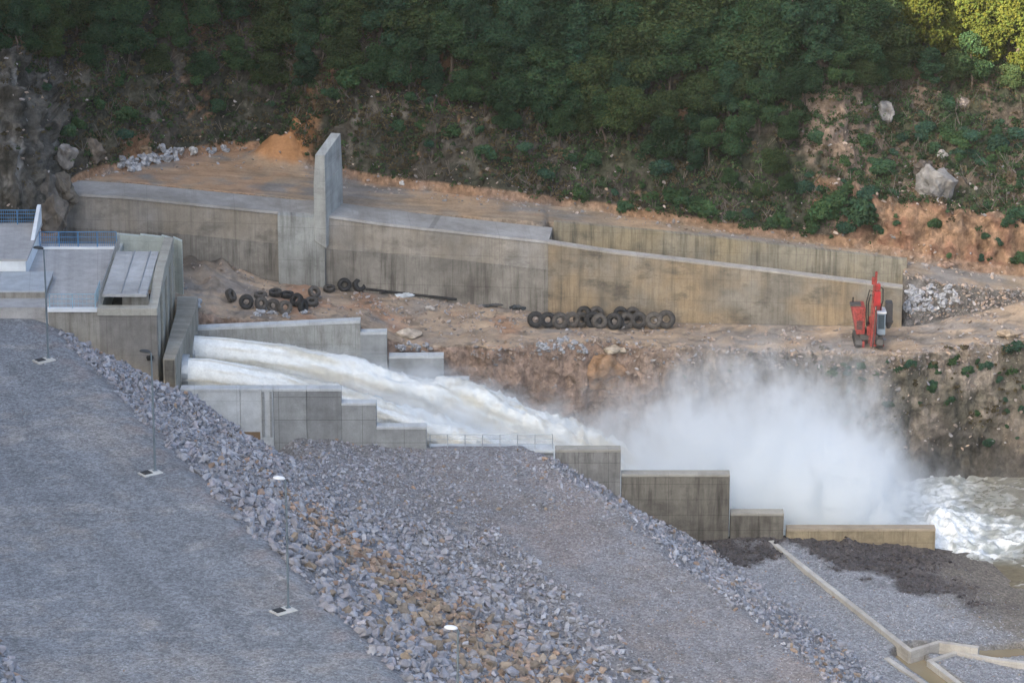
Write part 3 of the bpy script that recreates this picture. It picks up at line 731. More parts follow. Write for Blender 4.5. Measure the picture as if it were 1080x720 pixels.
def make_building():
    t = thing('outlet_building', (-32, 287, 0), 'flat roofed concrete outlet building with sunken slab roof beside the gravel road', 'building')
    y0 = 285.5; y1 = 301.2; xr = -28.06; xl = -36.7; zt = 1.0
    mb = MB(); mb.box(-32.6, xr, y0, y0 + .8, -8, zt - .62); child('front_wall', mb, M_WALLF, t)
    mb = MB(); mb.box(-36.6, -32.605, y0 + .02, y0 + .8, -4, zt - .30); child('front_wall', mb, M_STAIN, t)
    mb = MB(); mb.box(-32.75, xr + .05, y0 - .09, y0 + .85, zt - .615, zt); o = child('cap_beam', mb, concrete('pale_beam_concrete', (.44, .43, .38), (.25, .24, .2), .3, .3), t); bevel(o, .03)
    mb = MB(); mb.box(-36.75, -32.76, y0 - .12, y0 + .35, zt - .295, zt - .02); child('slab_edge', mb, M_WHITE, t)
    # terrace floor left of the pit
    mb = MB(); mb.box(-43, -32.75, y0 + .36, y1 + 2.3, -3, zt - .05); child('terrace_floor', mb, M_FLOOR, t)
    # kerb on the pit side of the terrace
    mb = MB(); mb.box(-32.74, -32.45, y0 + .86, y1 + 2.3, -3, zt + .03); child('pit_kerb', mb, concrete('pale_kerb_concrete', (.46, .48, .45), (.3, .3, .28), .2, .3), t)
    # side wall with pilasters
    mb = MB(); mb.box(xr - .75, xr - .18, y0 + .86, y1, -9, zt - .02); child('side_wall', mb, M_SIDE, t)
    for a, b in ((.0, 1.35), (4.2, 5.4), (8.4, 9.5), (12.6, 13.8), (15.0, 15.7)):
        mb = MB(); mb.box(xr - .17, xr + .02, y0 + .87 + a, min(y0 + .87 + b, y1), -9, zt - .03); o = child('pilaster', mb, M_SIDE, t); bevel(o, .03)
    sp = [(y0 + .86, zt - .01), (y0 + 7.2, zt + 1.12), (y1, zt + 1.2), (y1, zt - .01)]; mb = MB()
    mb.add([(xr - .72, a, b) for a, b in sp] + [(xr + .04, a, b) for a, b in sp], [(0, 1, 2, 3), (7, 6, 5, 4), (0, 4, 5, 1), (1, 5, 6, 2), (2, 6, 7, 3), (3, 7, 4, 0)])
    o = child('side_parapet', mb, M_SIDE, t); bevel(o, .03)
    # sloping slab roof of precast planks, tipping back to front
    zf, zb = 2.0, 2.15; ya, yb = 286.0, 297.4
    n = 10
    for i in range(n):
        f0, f1 = i / n, (i + 1) / n; A = Vector((-32.35, ya + (yb - ya) * f0, zf + (zb - zf) * f0)); B = Vector((-32.35, ya + (yb - ya) * f1 - .07, zf + (zb - zf) * f1))
        mb = MB(); xr2 = xr - .82
        mb.hexa([(A.x, A.y, A.z - .25), (xr2, A.y, A.z - .25), (xr2, B.y, B.z - .25), (A.x, B.y, B.z - .25)], [(A.x, A.y, A.z), (xr2, A.y, A.z), (xr2, B.y, B.z), (A.x, B.y, B.z)])
        o = child('roof_plank', mb, M_SLAB, t); bevel(o, .03)
    for xx in (-30.9, -29.6):
        mb = MB(); mb.hexa([(xx, ya + .3, zf + .015), (xx + .06, ya + .3, zf + .015), (xx + .06, yb, zb + .01), (xx, yb, zb + .01)], [(xx, ya + .3, zf + .1), (xx + .06, ya + .3, zf + .1), (xx + .06, yb, zb + .1), (xx, yb, zb + .1)])
        child('roof_rail', mb, M_STEEL, t)
    # pit under the roof: inner wall, floor coloured black for the shade inside
    mb = MB(); mb.box(-30.9, xr - .76, ya + 1.0, ya + 1.4, -3, zf - .26); child('pit_wall', mb, M_STAIN, t)
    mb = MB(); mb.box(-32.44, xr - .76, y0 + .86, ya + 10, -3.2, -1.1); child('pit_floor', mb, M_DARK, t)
    # rear wall, pale and a little bowed
    mb = MB(); pts = [(-33.0, 303.6), (-31, 303.4), (-29.2, 303.1), (-28.2, 302.6), (-27.4, 301.9)]
    for (ax, ay), (bx, by) in zip(pts[:-1], pts[1:]):
        mb.hexa([(ax, ay, -3), (bx, by, -3), (bx, by + .45, -3), (ax, ay + .45, -3)], [(ax, ay, 1.75), (bx, by, 1.62), (bx, by + .45, 1.62), (ax, ay + .45, 1.75)])
    child('rear_wall', mb, concrete('mint_pale_concrete', (.44, .49, .46), (.30, .32, .30), .25, .3), t)
    # upper block to the left: white wall, terrace, parapet end
    mb = MB(); mb.box(-46, -39.35, 293.7, 304, -2, 2.42); child('upper_wall', mb, M_WHITE, t)
    mb = MB(); mb.box(-46, -39.2, 293.6, 304.05, 2.425, 2.6); child('upper_terrace', mb, M_FLOOR, t)
    par = MB(); pr = [(298.9, 2.605), (304.2, 2.605), (304.2, 4.15), (303.6, 4.15)]
    par.add([(-39.55, a, b) for a, b in pr] + [(-39.25, a, b) for a, b in pr], [(0, 1, 2, 3), (7, 6, 5, 4), (0, 4, 5, 1), (1, 5, 6, 2), (2, 6, 7, 3), (3, 7, 4, 0)])
    child('parapet', par, M_WHITE, t)
    mb = MB(); mb.box(-39.34, -32.9, 301.9, 302.15, zt - .045, zt + .12); child('back_kerb', mb, M_WHITE, t)
    # low stained wall at the end of the road
    mb = MB(); mb.box(-47, -37.15, 288.3, 293.55, -2, 1.42); child('road_end_wall', mb, M_STAIN, t)
    mb = MB(); mb.box(-47, -37.1, 288.25, 293.6, 1.425, 1.56); child('landing', mb, concrete('bluish_landing_concrete', (.42, .46, .49), (.3, .31, .32), 0, .4), t)
    return t
make_building()
railing('railing', [(-39.2, 302.05, 1.07), (-32.85, 302.05, 1.07)], 1.35, 'long blue steel railing along the back edge of the building terrace', mat=M_BLUE, bars=3, balusters=.16)
railing('railing', [(-46, 303.6, 2.6), (-39.6, 303.6, 2.6)], 1.25, 'blue railing on the upper white block at the far left', mat=M_BLUE, bars=4, balusters=.18)
railing('railing', [(-32.6, 302, 1.03), (-32.6, 286.4, 1.03)], 1.15, 'grey railing running along the terrace kerb above the slab roof', mat=M_STEEL, bars=3, balusters=.22)
railing('railing', [(-36.5, 285.62, .98), (-32.9, 285.62, .98), (-32.9, 289.3, .95)], 1.15, 'pale blue corner railing on the front edge of the terrace', mat=plain('pale_blue_steel', (.30, .46, .56), .5, 0), bars=3, balusters=.3)
pipe = MB(); pipe.tube([(-28.9, 285.38, -3.1), (-28.45, 285.38, -3.1)], .2, 10); pipe.tube([(-28.95, 285.30, -3.02), (-28.4, 285.30, -3.02)], .12, 8)
tag(link('drain_box', pipe.mesh('drain_box', M_DARK)), 'small dark drain box low on the building front wall', 'drain box')

# ------------------------------------------------------------------ headwall and channel walls
YN = 283.36
HX0, HX1 = -27.6, -26.15
def make_headwall():
    t = thing('outlet_headwall', (-27, 284.5, -6), 'thick flat topped concrete headwall from which both water jets shoot', 'headwall')
    a = [(-27.62, 284.9), (-26.64, 284.9), (-26.05, 297.6), (-26.15, 301.5), (-27.9, 301.5), (-27.62, 297)]
    mb = MB(); n = len(a); V = [(x, y, -10) for x, y in a] + [(x, y, -3.0) for x, y in a]
    mb.add(V, [tuple(reversed(range(n))), tuple(range(n, 2 * n))] + [(i, (i + 1) % n, (i + 1) % n + n, i + n) for i in range(n)])
    o = child('headwall_body', mb, concrete('headwall_concrete', (.34, .325, .28), (.12, .105, .08), .6, .45, along=(.1, 1), panel=(3, 9), joint=.2), t); bevel(o, .06)
    mb = MB(); mb.box(-27.5, -26.72, 284.86, 284.93, -5.6, -3.12); child('end_panel', mb, M_COND, t)
    # steel mouths of the two pipes
    for k, (yc, zc) in enumerate(((296.6, -6.35), (289.2, -5.55))):
        m = Matrix.Translation((-26.45, yc, zc)) @ Matrix.Rotation(R(90), 4, 'Y')
        mb = MB(); mb.lathe([(1.28, 0), (1.45, 0), (1.45, .5), (1.28, .5)], m, 28); child('pipe_mouth', mb, M_STEEL, t)
make_headwall()
def step_wall(t, name, x0, x1, ztop, y0, y1, zb, mat, cap=None, proud=.0, split=None):
    """one pour of a stepped wall, with a pale cast cap"""
    mb = MB(); mb.box(x0 + .012, x1 - .012, y0, y1, zb, ztop - (.22 if cap else 0)); o = child(name, mb, mat, t); bevel(o, .03)
    if cap:
        mb = MB(); mb.box(x0 + .005, x1 - .005, y0 - .04, y1 + .04, ztop - .215, ztop); o = child('cap', mb, cap, o); bevel(o, .03)
NEAR = [(190, 253, 410, M_CONL), (253, 276, 410, M_CONL), (276, 288, 410, M_CONL), (288, 323, 410, M_CONG), (323, 360, 410, M_CONG), (360, 397, 425, M_CONG), (397, 450, 450, M_CONG)]
M_CONG2 = concrete('darker_formed_concrete', (.25, .262, .265), (.13, .13, .13), .35, .4, panel=(9, 1.9), joint=.7)
def make_channel():
    t = thing('channel_wall', (-13, YN, -6), 'near grey concrete channel wall stepping down beside the water jets', 'channel wall')
    for i, (a, b, y, m) in enumerate(NEAR):
        A, B = atY(a, y, YN), atY(b, y, YN); m = M_CONG2 if i == 4 else m
        step_wall(t, 'wall_block', A.x, B.x, A.z, YN + (.0 if i < 3 else .02), YN + .95, -13 if i < 5 else -15, m, M_CONL)
    A, B = atY(452, 474, YN), atY(584, 474, YN)
    step_wall(t, 'wall_block', A.x, B.x, A.z - .2, YN + .1, YN + .9, -16, M_CONG)
    mb = MB(); mb.box(A.x + .02, B.x, YN - .25, YN + 1.4, A.z - .195, A.z + .03); o = child('walkway_slab', mb, M_CONL, t); bevel(o, .02)
    # rusty exposed patch at the foot
    P = atY(264, 463, YN); mb = MB(); mb.box(P.x - .85, P.x + .8, YN - .035, YN + .005, -10.4, P.z + .62)
    child('rusty_patch', mb, concrete('rusty_patch', (.27, .19, .115), (.12, .075, .045), .5, .6, panel=(9, 9), joint=0), t)
    for xx in (278, 286):
        P = atY(xx, 440, YN); mb = MB(); mb.box(P.x - .09, P.x + .09, YN - .09, YN + .01, -9, -5.25); child('joint_rib', mb, M_CONG, t)
    railing('railing', [(A.x + .12, YN + .2, A.z + .03), (B.x - .1, YN + .2, A.z + .03)], 1.2, 'thin grey railing on the walkway slab in front of the jets', mat=M_STEEL, bars=3, post_gap=1.3)
    t = thing('channel_wall', (-13, 300.5, -6), 'far pale concrete channel wall stepping down behind the water jets', 'channel wall')
    YF = 300.2
    far = [((207, 346), (292, 342.2)), ((292, 342.2), (380, 338)), ((380, 350.5), (408, 350)), ((410, 375.5), (468, 375)), ((470, 400), (495, 400))]
    for i, ((a, ya), (b, yb)) in enumerate(far):
        A, B = atY(a, ya, YF), atY(b, yb, YF); mb = MB(); m = [M_CONP, M_CONP, M_CONG, M_CONG, M_CONG][i]
        q = lambda za, zb: [(A.x + .01, YF, za), (B.x - .01, YF, zb), (B.x - .01, YF + .95, zb), (A.x + .01, YF + .95, za)]
        mb.hexa(q(-16, -16), q(A.z - .22, B.z - .22)); o = child('wall_block', mb, concrete('far_channel_concrete', (.36, .37, .355), (.17, .165, .145), .8, .35, panel=(3.4, 1.7), joint=.4, streak_len=.3) if i < 2 else m, t)
        mb = MB(); mb.hexa(q(A.z - .215, B.z - .215), q(A.z, B.z)); child('cap', mb, M_CONL, o)
    t = thing('channel_wall', (10, YN, -13), 'dark damp stepped concrete wall in front of the spray cloud', 'channel wall')
    for a, b, y, m in ((585.5, 655, 474, concrete('mid_damp_concrete', (.25, .25, .24), (.09, .085, .08), .85, .45, panel=(2.4, 1.6), joint=.6, streak_len=.2)), (655.5, 770, 500, M_COND), (770.5, 827, 541, M_COND)):
        A, B = atY(a, y, YN), atY(b, y, YN); step_wall(t, 'wall_block', A.x, B.x, A.z, YN, YN + 1.0, -23, m, concrete('damp_cap', (.33, .32, .285), (.2, .19, .16), .1, .4))
    t = thing('channel_wall', (28, YN, -17), 'low tan concrete end wall beside the churning river water', 'channel wall')
    A, B = atY(829.5, 557.5, YN), atY(987, 557, YN); step_wall(t, 'wall_block', A.x, B.x, A.z, YN + .05, YN + .95, -23, M_CONTAN, concrete('tan_cap', (.36, .31, .24), (.24, .2, .15), .1, .4))
make_channel()

# kerbs of the drainage ditch
def kerb(pix, Z, w, h, label):
    pts = [atZ(x, y, Z) for x, y in pix]; mb = MB()
    t = thing('concrete_kerb', pts[0], label, 'kerb'); mb_i = 0
    for a, b in zip(pts[:-1], pts[1:]):
        d = (b - a).normalized(); n = Vector((-d.y, d.x, 0)) * w / 2; e = d * w * .35; L = (b - a).length; k = max(1, round(L / 3.0))
        for i in range(k):
            p = a.lerp(b, i / k) - (e if i == 0 else d * 0); q = a.lerp(b, (i + 1) / k) + (e if i == k - 1 else d * -.02); z0, z1 = Vector((0, 0, -1.6)), Vector((0, 0, h + .004 * mb_i)); mb_i += 1
            mb.hexa([p - n + z0, q - n + z0, q + n + z0, p + n + z0], [p - n + z1, q - n + z1, q + n + z1, p + n + z1])
    child('kerb_body', mb, concrete('kerb_concrete', (.47, .46, .43), (.25, .23, .2), .2, .55, panel=(3, 9), joint=.2), t)
kerb([(814, 572), (960, 687.5), (990, 678.5), (1030, 684)], -17.5, .42, .14, 'long pale concrete kerb running from the dark wall down to the ditch')
kerb([(936, 695.5), (975, 722)], -17.75, .42, .14, 'short pale concrete kerb on the near side of the brown ditch')
kerb([(1012, 722), (981, 698), (1009, 688.5), (1046, 695.5), (1080, 700)], -17.95, .42, .14, 'bent pale concrete kerb on the right bank of the ditch')

# ------------------------------------------------------------------ river, jets and spray
def make_river():
    xs = np.concatenate([np.arange(-8, 30, .5), np.arange(30, 52, .16), np.arange(52, 90, 1.)]); ys = np.concatenate([np.arange(240, 270, .5), np.arange(270, 303.5, .16)])
    X, Y = np.meshgrid(xs, ys); P2 = np.stack([X, Y, X * 0], -1)
    turb = ss(44, 36, X + .25 * (Y - 288) + fbm(P2, .25, 3) * 3) * ss(279.5, 284.5, Y + fbm(P2, .3, 3, 4.) * 2) + .35 * ss(60, 38, X) * ss(281, 287, Y)
    turb = np.clip(turb, 0, 1)
    warp = np.stack([fbm(P2, .5, 3, 2.), fbm(P2, .5, 3, 8.), X * 0], -1) * .9
    w = (1 - np.abs(fbm(P2 + warp, .35, 5, 3.)) * 1.6) * .55 + fbm(P2 + warp, 1.1, 4, 6.) * .22
    boil = np.exp(-((X - 35.2) / 2.2) ** 2 - ((Y - 289) / 3.5) ** 2)
    Z = WATER + turb * (w - .25) * .7 + (1 - turb) * fbm(P2, .8, 3) * .03 + boil * (1.1 + .6 * fbm(P2, .8, 4))
    Z = np.where((X < 34) & (Y > 283), np.minimum(Z, WATER + .2), Z)
    foam = turb * ss(.0, .75, .6 * fbm(P2 + warp * 1.6, .5, 5, 9.) + .6 * fbm(P2 + warp, 1.5, 4, 19.) + .6 * (turb - .35)) * .9 + boil * .35
    streak = (1 - turb) * ss(.42, .6, fbm(P2 * np.array([.35, 1.2, 1]) + warp, .8, 4, 11.)) * ss(60, 38, X) * ss(274, 281, Y) * .45
    foam = np.clip(foam + streak, 0, 1)
    br, wh = np.array([.155, .135, .095]), np.array([.80, .82, .81]); gw = np.array([.30, .33, .31])
    base = br + (gw - br) * (turb * .8)[..., None]; col = base + (wh - base) * foam[..., None]
    m, n = X.shape; idx = np.arange(m * n).reshape(m, n)
    Fc = np.stack([idx[:-1, :-1], idx[:-1, 1:], idx[1:, 1:], idx[1:, :-1]], -1).reshape(-1, 4)
    g = G('river_water'); p = g.pos(); c = g.attr('tint'); f = g.noise(p, 2.2, 6, .65)
    fo = g.n('ShaderNodeSeparateColor', {0: c}).outputs[2]
    c = g.mul(c, g.ramp(f, .3, .7, .8, 1.12))
    mat = g.bsdf(c, g.ramp(fo, .1, .5, .12, .75), g.bump(f, g.ramp(fo, .1, .4, .08, .6), .2), .5)
    tag(link('water', fast_mesh('water', np.stack([X, Y, Z], -1).reshape(-1, 3), Fc, col.reshape(-1, 3), True, mat)), 'churning white and brown river water', None, None, 'structure')
make_river()
def make_ditch_water():
    mb = MB(); n = len(DITCH); zs = [-18.25, -18.28, -18.3, -18.34, -18.42, -18.6, -18.98]; L, Rr = [], []
    for i, p in enumerate(DITCH):
        a, b = DITCH[max(i - 1, 0)], DITCH[min(i + 1, n - 1)]; d = (b - a); d.z = 0; d.normalize(); w = Vector((-d.y, d.x, 0)) * 1.25
        q = Vector((p.x, p.y, zs[i])); mb.v += [tuple(q - w), tuple(q + w)]
    for i in range(n - 1): mb.f.append((2 * i, 2 * i + 2, 2 * i + 3, 2 * i + 1))
    g = G('ditch_water'); p = g.pos(); c = g.mix(g.noise(p, .6, 3), (.20, .165, .105), (.26, .22, .15))
    tag(link('water', mb.mesh('water', g.bsdf(c, .1, g.bump(g.noise(p, 3.0, 3), .05, .05), .5))), 'still brown water in the drainage ditch', None, None, 'structure')
make_ditch_water()

def foam_material(name, cream):
    g = G(name); p = g.pos(); c = g.attr('tint'); uv = g.n('ShaderNodeTexCoord').outputs['UV']
    f = g.noise(p, 1.6, 6, .65); f2 = g.noise(p, 5.0, 4, .6)
    c = g.mul(c, g.ramp(f, .3, .7, .86, 1.08)); c = g.mul(c, g.ramp(f2, .3, .7, .92, 1.06))
    return g.bsdf(c, .55, g.bump(g.math('ADD', f, g.math('MULTIPLY', f2, .4)), .45, .15), .3, **{'Subsurface Weight': 0.0})
M_FOAM = foam_material('white_water', .3)

def jet(name, top, bot, Y, label, y_w, seed, length_px):
    """falling jet: centre line and height measured along its flight, round at the mouth, ragged further on"""
    n = 150; xs = np.linspace(top[0][0], length_px, n); K = 40
    tx, ty = zip(*top); bx, by = zip(*bot)
    V, Cc = [], []
    a = np.linspace(0, 2 * np.pi, K, endpoint=False)
    for i, x in enumerate(xs):
        T = atY(x, np.interp(x, tx, ty), Y); B = atY(x, np.interp(x, bx, by), Y); t = i / (n - 1)
        cz = (T.z + B.z) / 2; hz = (T.z - B.z) / 2 * 1.0; wy = y_w[0] + (y_w[1] - y_w[0]) * t ** .8
        ex = 1.0 - .25 * t
        ca, sa = np.cos(a), np.sin(a)
        V.append(np.stack([np.full(K, T.x), Y + wy * np.sign(ca) * np.abs(ca) ** ex, cz + hz * np.sign(sa) * np.abs(sa) ** ex], -1))
    V = np.array(V); t = np.linspace(0, 1, n)[:, None]
    ctr = V.mean(1, keepdims=True); d = V - ctr; d[..., 0] = 0; d /= np.linalg.norm(d, axis=2, keepdims=True) + 1e-9
    flow = V * np.array([.22, 1, 1]) + np.array([0, seed, 0])
    flow[..., 2] -= ctr[..., 2]                                   # streaks follow the flight
    turbv = np.interp(t, [0, .12, .3, .6, 1], [.04, .18, .75, 1.35, 1.6])
    disp = turbv * (fbm(flow, .8, 4) * .45 + fbm(V + seed, 1.3, 4) * .42 * t + fbm(V + seed, 3.0, 3) * .16) + .07 * fbm(flow * np.array([.2, 1, 1]), 2.2, 3) 
    V = V + d * disp[..., None]
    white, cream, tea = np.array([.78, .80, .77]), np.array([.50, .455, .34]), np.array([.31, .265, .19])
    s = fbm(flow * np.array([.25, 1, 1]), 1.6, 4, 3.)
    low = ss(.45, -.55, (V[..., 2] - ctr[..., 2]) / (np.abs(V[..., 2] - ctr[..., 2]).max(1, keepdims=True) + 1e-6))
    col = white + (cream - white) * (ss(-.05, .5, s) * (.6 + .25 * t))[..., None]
    col = col + (tea - col) * (low * ss(.15, .45, t) * ss(1.05, .6, t) * ss(-.6, .1, fbm(flow, .5, 4, 7.)) * .95)[..., None]  # brown water plus underside shading, both put into the colour
    col = col + (cream - col) * (ss(.25, .6, fbm(V, .55, 4, 8.)) * ss(.25, .6, t) * .55)[..., None]
    idx = np.arange(n * K).reshape(n, K); j2 = np.roll(idx, -1, 1)
    Fc = np.stack([idx[:-1], j2[:-1], j2[1:], idx[1:]], -1).reshape(-1, 4)
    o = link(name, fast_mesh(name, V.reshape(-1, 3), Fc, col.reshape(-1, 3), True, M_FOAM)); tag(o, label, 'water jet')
    # droplets torn from the upper edge
    m = 11000; ti = .12 + .88 * rng.random(m) ** .7; i = (ti * (n - 1)).astype(int); k = rng.integers(0, K, m)
    base = V[i, k]; out = d[i, k]; h = rng.exponential(1, m)[:, None] * (.04 + .17 * ti[:, None]); pos = base + out * h + rng.normal(size=(m, 3)) * .08 * ti[:, None]
    pos[:, 2] += .25 * h[:, 0] * ti
    sz = .025 + .07 * rng.random(m) * ti
    return pos, sz
J1T = [(205, 354.5), (251, 358.5), (302, 365.6), (343, 373.8), (380, 382), (404, 390), (447, 400), (491, 409), (524, 419), (562, 432), (590, 442), (640, 464), (690, 492)]
J1B = [(205, 384), (247, 388), (292, 393), (333, 402), (363, 411), (400, 424), (435, 434), (469, 449), (502, 464), (560, 492), (620, 525), (690, 560)]
J2T = [(191, 378), (221, 379.3), (251, 384.6), (292, 394), (322, 402), (343, 407), (361, 411), (388, 420), (413, 427), (453, 440), (487, 452), (520, 466), (580, 492), (640, 525)]
J2B = [(191, 407), (221, 409), (292, 420), (343, 434), (388, 446), (413, 453), (453, 466), (487, 478), (520, 492), (580, 520), (640, 560)]
dp1, ds1 = jet('water_jet', J1T, J1B, 296.4, 'farther white water jet arching in front of the far channel wall', (1.15, 2.6), 1.7, 685)
dp2, ds2 = jet('water_jet', J2T, J2B, 289.0, 'nearer white water jet dropping behind the near channel wall', (1.15, 2.8), 9.1, 635)
o = scatter_mesh('spray_droplets', np.concatenate([dp1, dp2]), np.concatenate([ds1, ds2]), np.tile([.82, .84, .84], (len(ds1) + len(ds2), 1)), M_FOAM, HULLS[:6], .8)
tag(o, 'white droplets torn from the two water jets', 'spray', None, 'stuff')
# white water running down the channel below the jets
def make_chute_water():
    xs = np.arange(-26, 20, .22); ys = np.arange(YN + .9, 300.4, .25); X, Y = np.meshgrid(xs, ys); P2 = np.stack([X, Y, X * 0], -1)
    Z = np.interp(X, [-26, -18, -10, -6, 2, 10, 16, 20], [-8.4, -9.2, -10.6, -11.6, -14, -17, -18.6, -18.8])
    fl = P2 * np.array([.4, 1, 1]); Z = Z + fbm(fl, .5, 4) * .7 + fbm(P2, 1.4, 3) * .25
    wt = ss(-.35, .25, fbm(fl, .45, 4, 6.)); a, b = np.array([.52, .48, .38]), np.array([.80, .82, .81]); col = a + (b - a) * wt[..., None]
    m, n = X.shape; idx = np.arange(m * n).reshape(m, n); Fc = np.stack([idx[:-1, :-1], idx[:-1, 1:], idx[1:, 1:], idx[1:, :-1]], -1).reshape(-1, 4)
    tag(link('water', fast_mesh('water', np.stack([X, Y, Z], -1).reshape(-1, 3), Fc, col.reshape(-1, 3), True, M_FOAM)), 'foaming water in the outlet channel', None, None, 'structure')
make_chute_water()

SPRAY_DENS = .72
def make_spray():
    x0, x1, y0, y1, z0, z1 = -24.5, 48.0, YN + 1.05, 301.6, WATER - .5, -1.5
    bm = bmesh.new(); bmesh.ops.create_cube(bm, size=1)
    for v in bm.verts: v.co = ((v.co.x + .5) * (x1 - x0) + x0, (v.co.y + .5) * (y1 - y0) + y0, (v.co.z + .5) * (z1 - z0) + z0)
    me = bpy.data.meshes.new('spray_mist'); bm.to_mesh(me); bm.free()
    g = G('spray_mist'); p = g.pos()
    warp = g.n('ShaderNodeTexNoise', {'Vector': p, 'Scale': .16, 'Detail': 3.0}).outputs['Color']
    pw = g.n('ShaderNodeVectorMath', {0: p, 1: g.n('ShaderNodeVectorMath', {0: g.n('ShaderNodeVectorMath', {0: warp, 1: (.5, .5, .5)}, operation='SUBTRACT').outputs[0], 3: 5.0}, operation='SCALE').outputs[0]}, operation='ADD').outputs[0]
    sp = g.n('ShaderNodeSeparateXYZ', {0: p}); X, Y, Z = sp.outputs
    xn = g.ramp(X, 0, 48)
    cv = g.n('ShaderNodeFloatCurve', {'Value': xn}); c = cv.mapping.curves[0]
    prof = [(0, -11.8), (3, -10.2), (6, -9.4), (9, -8.0), (12, -6.2), (16, -5.3), (21, -5.0), (25, -5.2), (28.5, -6.4), (31, -9.5), (33, -13.0), (36, -16.0), (41, -17.8), (48, -18.6)]
    pts = [(x / 48, (z + 20) / 20) for x, z in prof]
    c.points[0].location = pts[0]; c.points[-1].location = pts[-1]
    for q in pts[1:-1]: c.points.new(*q)
    cv.mapping.update()
    top = g.math('MULTIPLY_ADD', cv.outputs[0], 20.0, -20.0)
    n1 = g.noise(pw, .20, 6, .68); n2 = g.noise(g.scale(pw, (1, 1, .5)), .75, 5, .65)
    wob = g.math('MULTIPLY', g.math('SUBTRACT', g.math('ADD', g.math('MULTIPLY', n1, .65), g.math('MULTIPLY', n2, .35)), .5), 30.0)
    depth = g.math('ADD', g.math('SUBTRACT', top, Z), wob)
    d = g.math('POWER', g.ramp(depth, -2.0, 10.0), 3.0)
    # torn, streaky inside
    d = g.math('MULTIPLY', d, g.ramp(g.noise(g.scale(pw, (1, 1, .4)), .5, 5, .7), .36, .60, .06, 1.7))
    d = g.math('MULTIPLY', d, g.ramp(g.noise(g.scale(pw, (1, .7, .22)), 1.1, 4, .65), .34, .62, .35, 1.5))
    d = g.math('MULTIPLY', d, g.ramp(X, 2.5, 11, .45, 1))
    d = g.math('MULTIPLY', d, g.ramp(X, 47.5, 33, .0, 1))
    d = g.math('MULTIPLY', d, g.ramp(Y, y0, y0 + 1.5)); d = g.math('MULTIPLY', d, g.ramp(Y, y1, y1 - 2.5)); d = g.math('MULTIPLY', d, g.ramp(Z, z1, z1 - 2.5))
    d = g.math('MULTIPLY', d, g.ramp(X, 0, 3))
    dens = g.math('MULTIPLY', d, SPRAY_DENS)
    # the fine spray that hangs round both jets
    xj = g.ramp(X, -26, 12); tot = None
    for top, bot, yc in ((J1T, J1B, 296.4), (J2T, J2B, 289.0)):
        cv = g.n('ShaderNodeFloatCurve', {'Value': xj}); c = cv.mapping.curves[0]; pts = []
        for (x, y) in top:
            a = atY(x, y, yc); b = atY(x, np.interp(x, [q[0] for q in bot], [q[1] for q in bot]), yc); pts.append(((a.x + 26) / 38, ((a.z + b.z) / 2 + 20) / 20))
        pts = [q for q in pts if 0 <= q[0] <= 1 and q[1] > 0]
        c.points[0].location = (0, pts[0][1]); c.points[-1].location = (1, max(.05, pts[-1][1] - .02))
        for q in pts: c.points.new(*q)
        cv.mapping.update()
        dz = g.math('SUBTRACT', Z, g.math('MULTIPLY_ADD', cv.outputs[0], 20.0, -20.0)); dy = g.math('MULTIPLY', g.math('SUBTRACT', Y, yc), .8)
        r = g.math('SQRT', g.math('ADD', g.math('MULTIPLY', dz, dz), g.math('MULTIPLY', dy, dy)))
        wob = g.math('MULTIPLY', g.math('SUBTRACT', g.noise(g.scale(p, (.5, 1, 1)), .7, 5, .7), .5), 3.2)
        grow = g.ramp(X, -22, 4, 1.2, 3.6)
        d = g.math('POWER', g.ramp(g.math('ADD', g.math('DIVIDE', r, grow), wob), 1.2, .45), 1.6)
        tot = d if tot is None else g.math('MAXIMUM', tot, d)
    tot = g.math('MULTIPLY', tot, g.ramp(X, -22, -8)); tot = g.math('MULTIPLY', tot, g.ramp(X, 11, 4)); tot = g.math('MULTIPLY', tot, g.ramp(Y, YN + 1.1, YN + 2)); tot = g.math('MULTIPLY', tot, g.ramp(Y, 300.6, 299.0))
    dens = g.math('ADD', dens, g.math('MULTIPLY', tot, .42))
    v = g.n('ShaderNodeVolumePrincipled', {'Color': (.945, .965, .975), 'Density': dens, 'Anisotropy': .1})
    g.nt.links.new(v.outputs[0], g.out.inputs[1])
    o = link('spray_mist', me, g.m); tag(o, 'white cloud of spray rising where the jets strike the river, thinner round the jets', 'spray', None, 'stuff')
make_spray()
# ------------------------------------------------------------------ tyres
g = G('tyre_rubber'); c_ = g.mix(g.ramp(g.n('ShaderNodeObjectInfo').outputs['Random'], .2, 1, .05, .75), (.028, .029, .031), (.12, .108, .095)); c_ = g.mul(c_, g.ramp(g.noise(g.pos(), 3.0, 5), .3, .7, .6, 1.4)); M_TYRE = g.bsdf(c_, .85)
def tyre_mesh():
    mb = MB(); r, w, ri = .62, .25, .25
    prof = [(ri, -w * .62), (ri + .05, -w * .95), (r - .16, -w * 1.05), (r - .03, -w * .85), (r, -w * .45), (r, w * .45), (r - .03, w * .85), (r - .16, w * 1.05), (ri + .05, w * .95), (ri, w * .62), (ri + .06, w * .35), (ri + .06, -w * .35)]
    mb.lathe(prof, Matrix.Identity(4), 36)
    for k in range(30):                                    # tread lugs
        a = 2 * math.pi * k / 30
        for sgn in (-1, 1):
            c = Vector((math.cos(a + sgn * .05) * (r + .005), math.sin(a + sgn * .05) * (r + .005), sgn * w * .42)); m = Matrix.Translation(c) @ Matrix.Rotation(a, 4, 'Z')
            q = [m @ Vector((x * .03, y * .045, z * .085)) for z in (-1, 1) for x, y in ((-1, -1), (1, -1), (1, 1), (-1, 1))]
            mb.hexa(q[:4], q[4:])
    me = mb.mesh('tyre', M_TYRE)
    for p in me.polygons: p.use_smooth = len(p.vertices) == 4 and p.index < 36 * 12
    return me
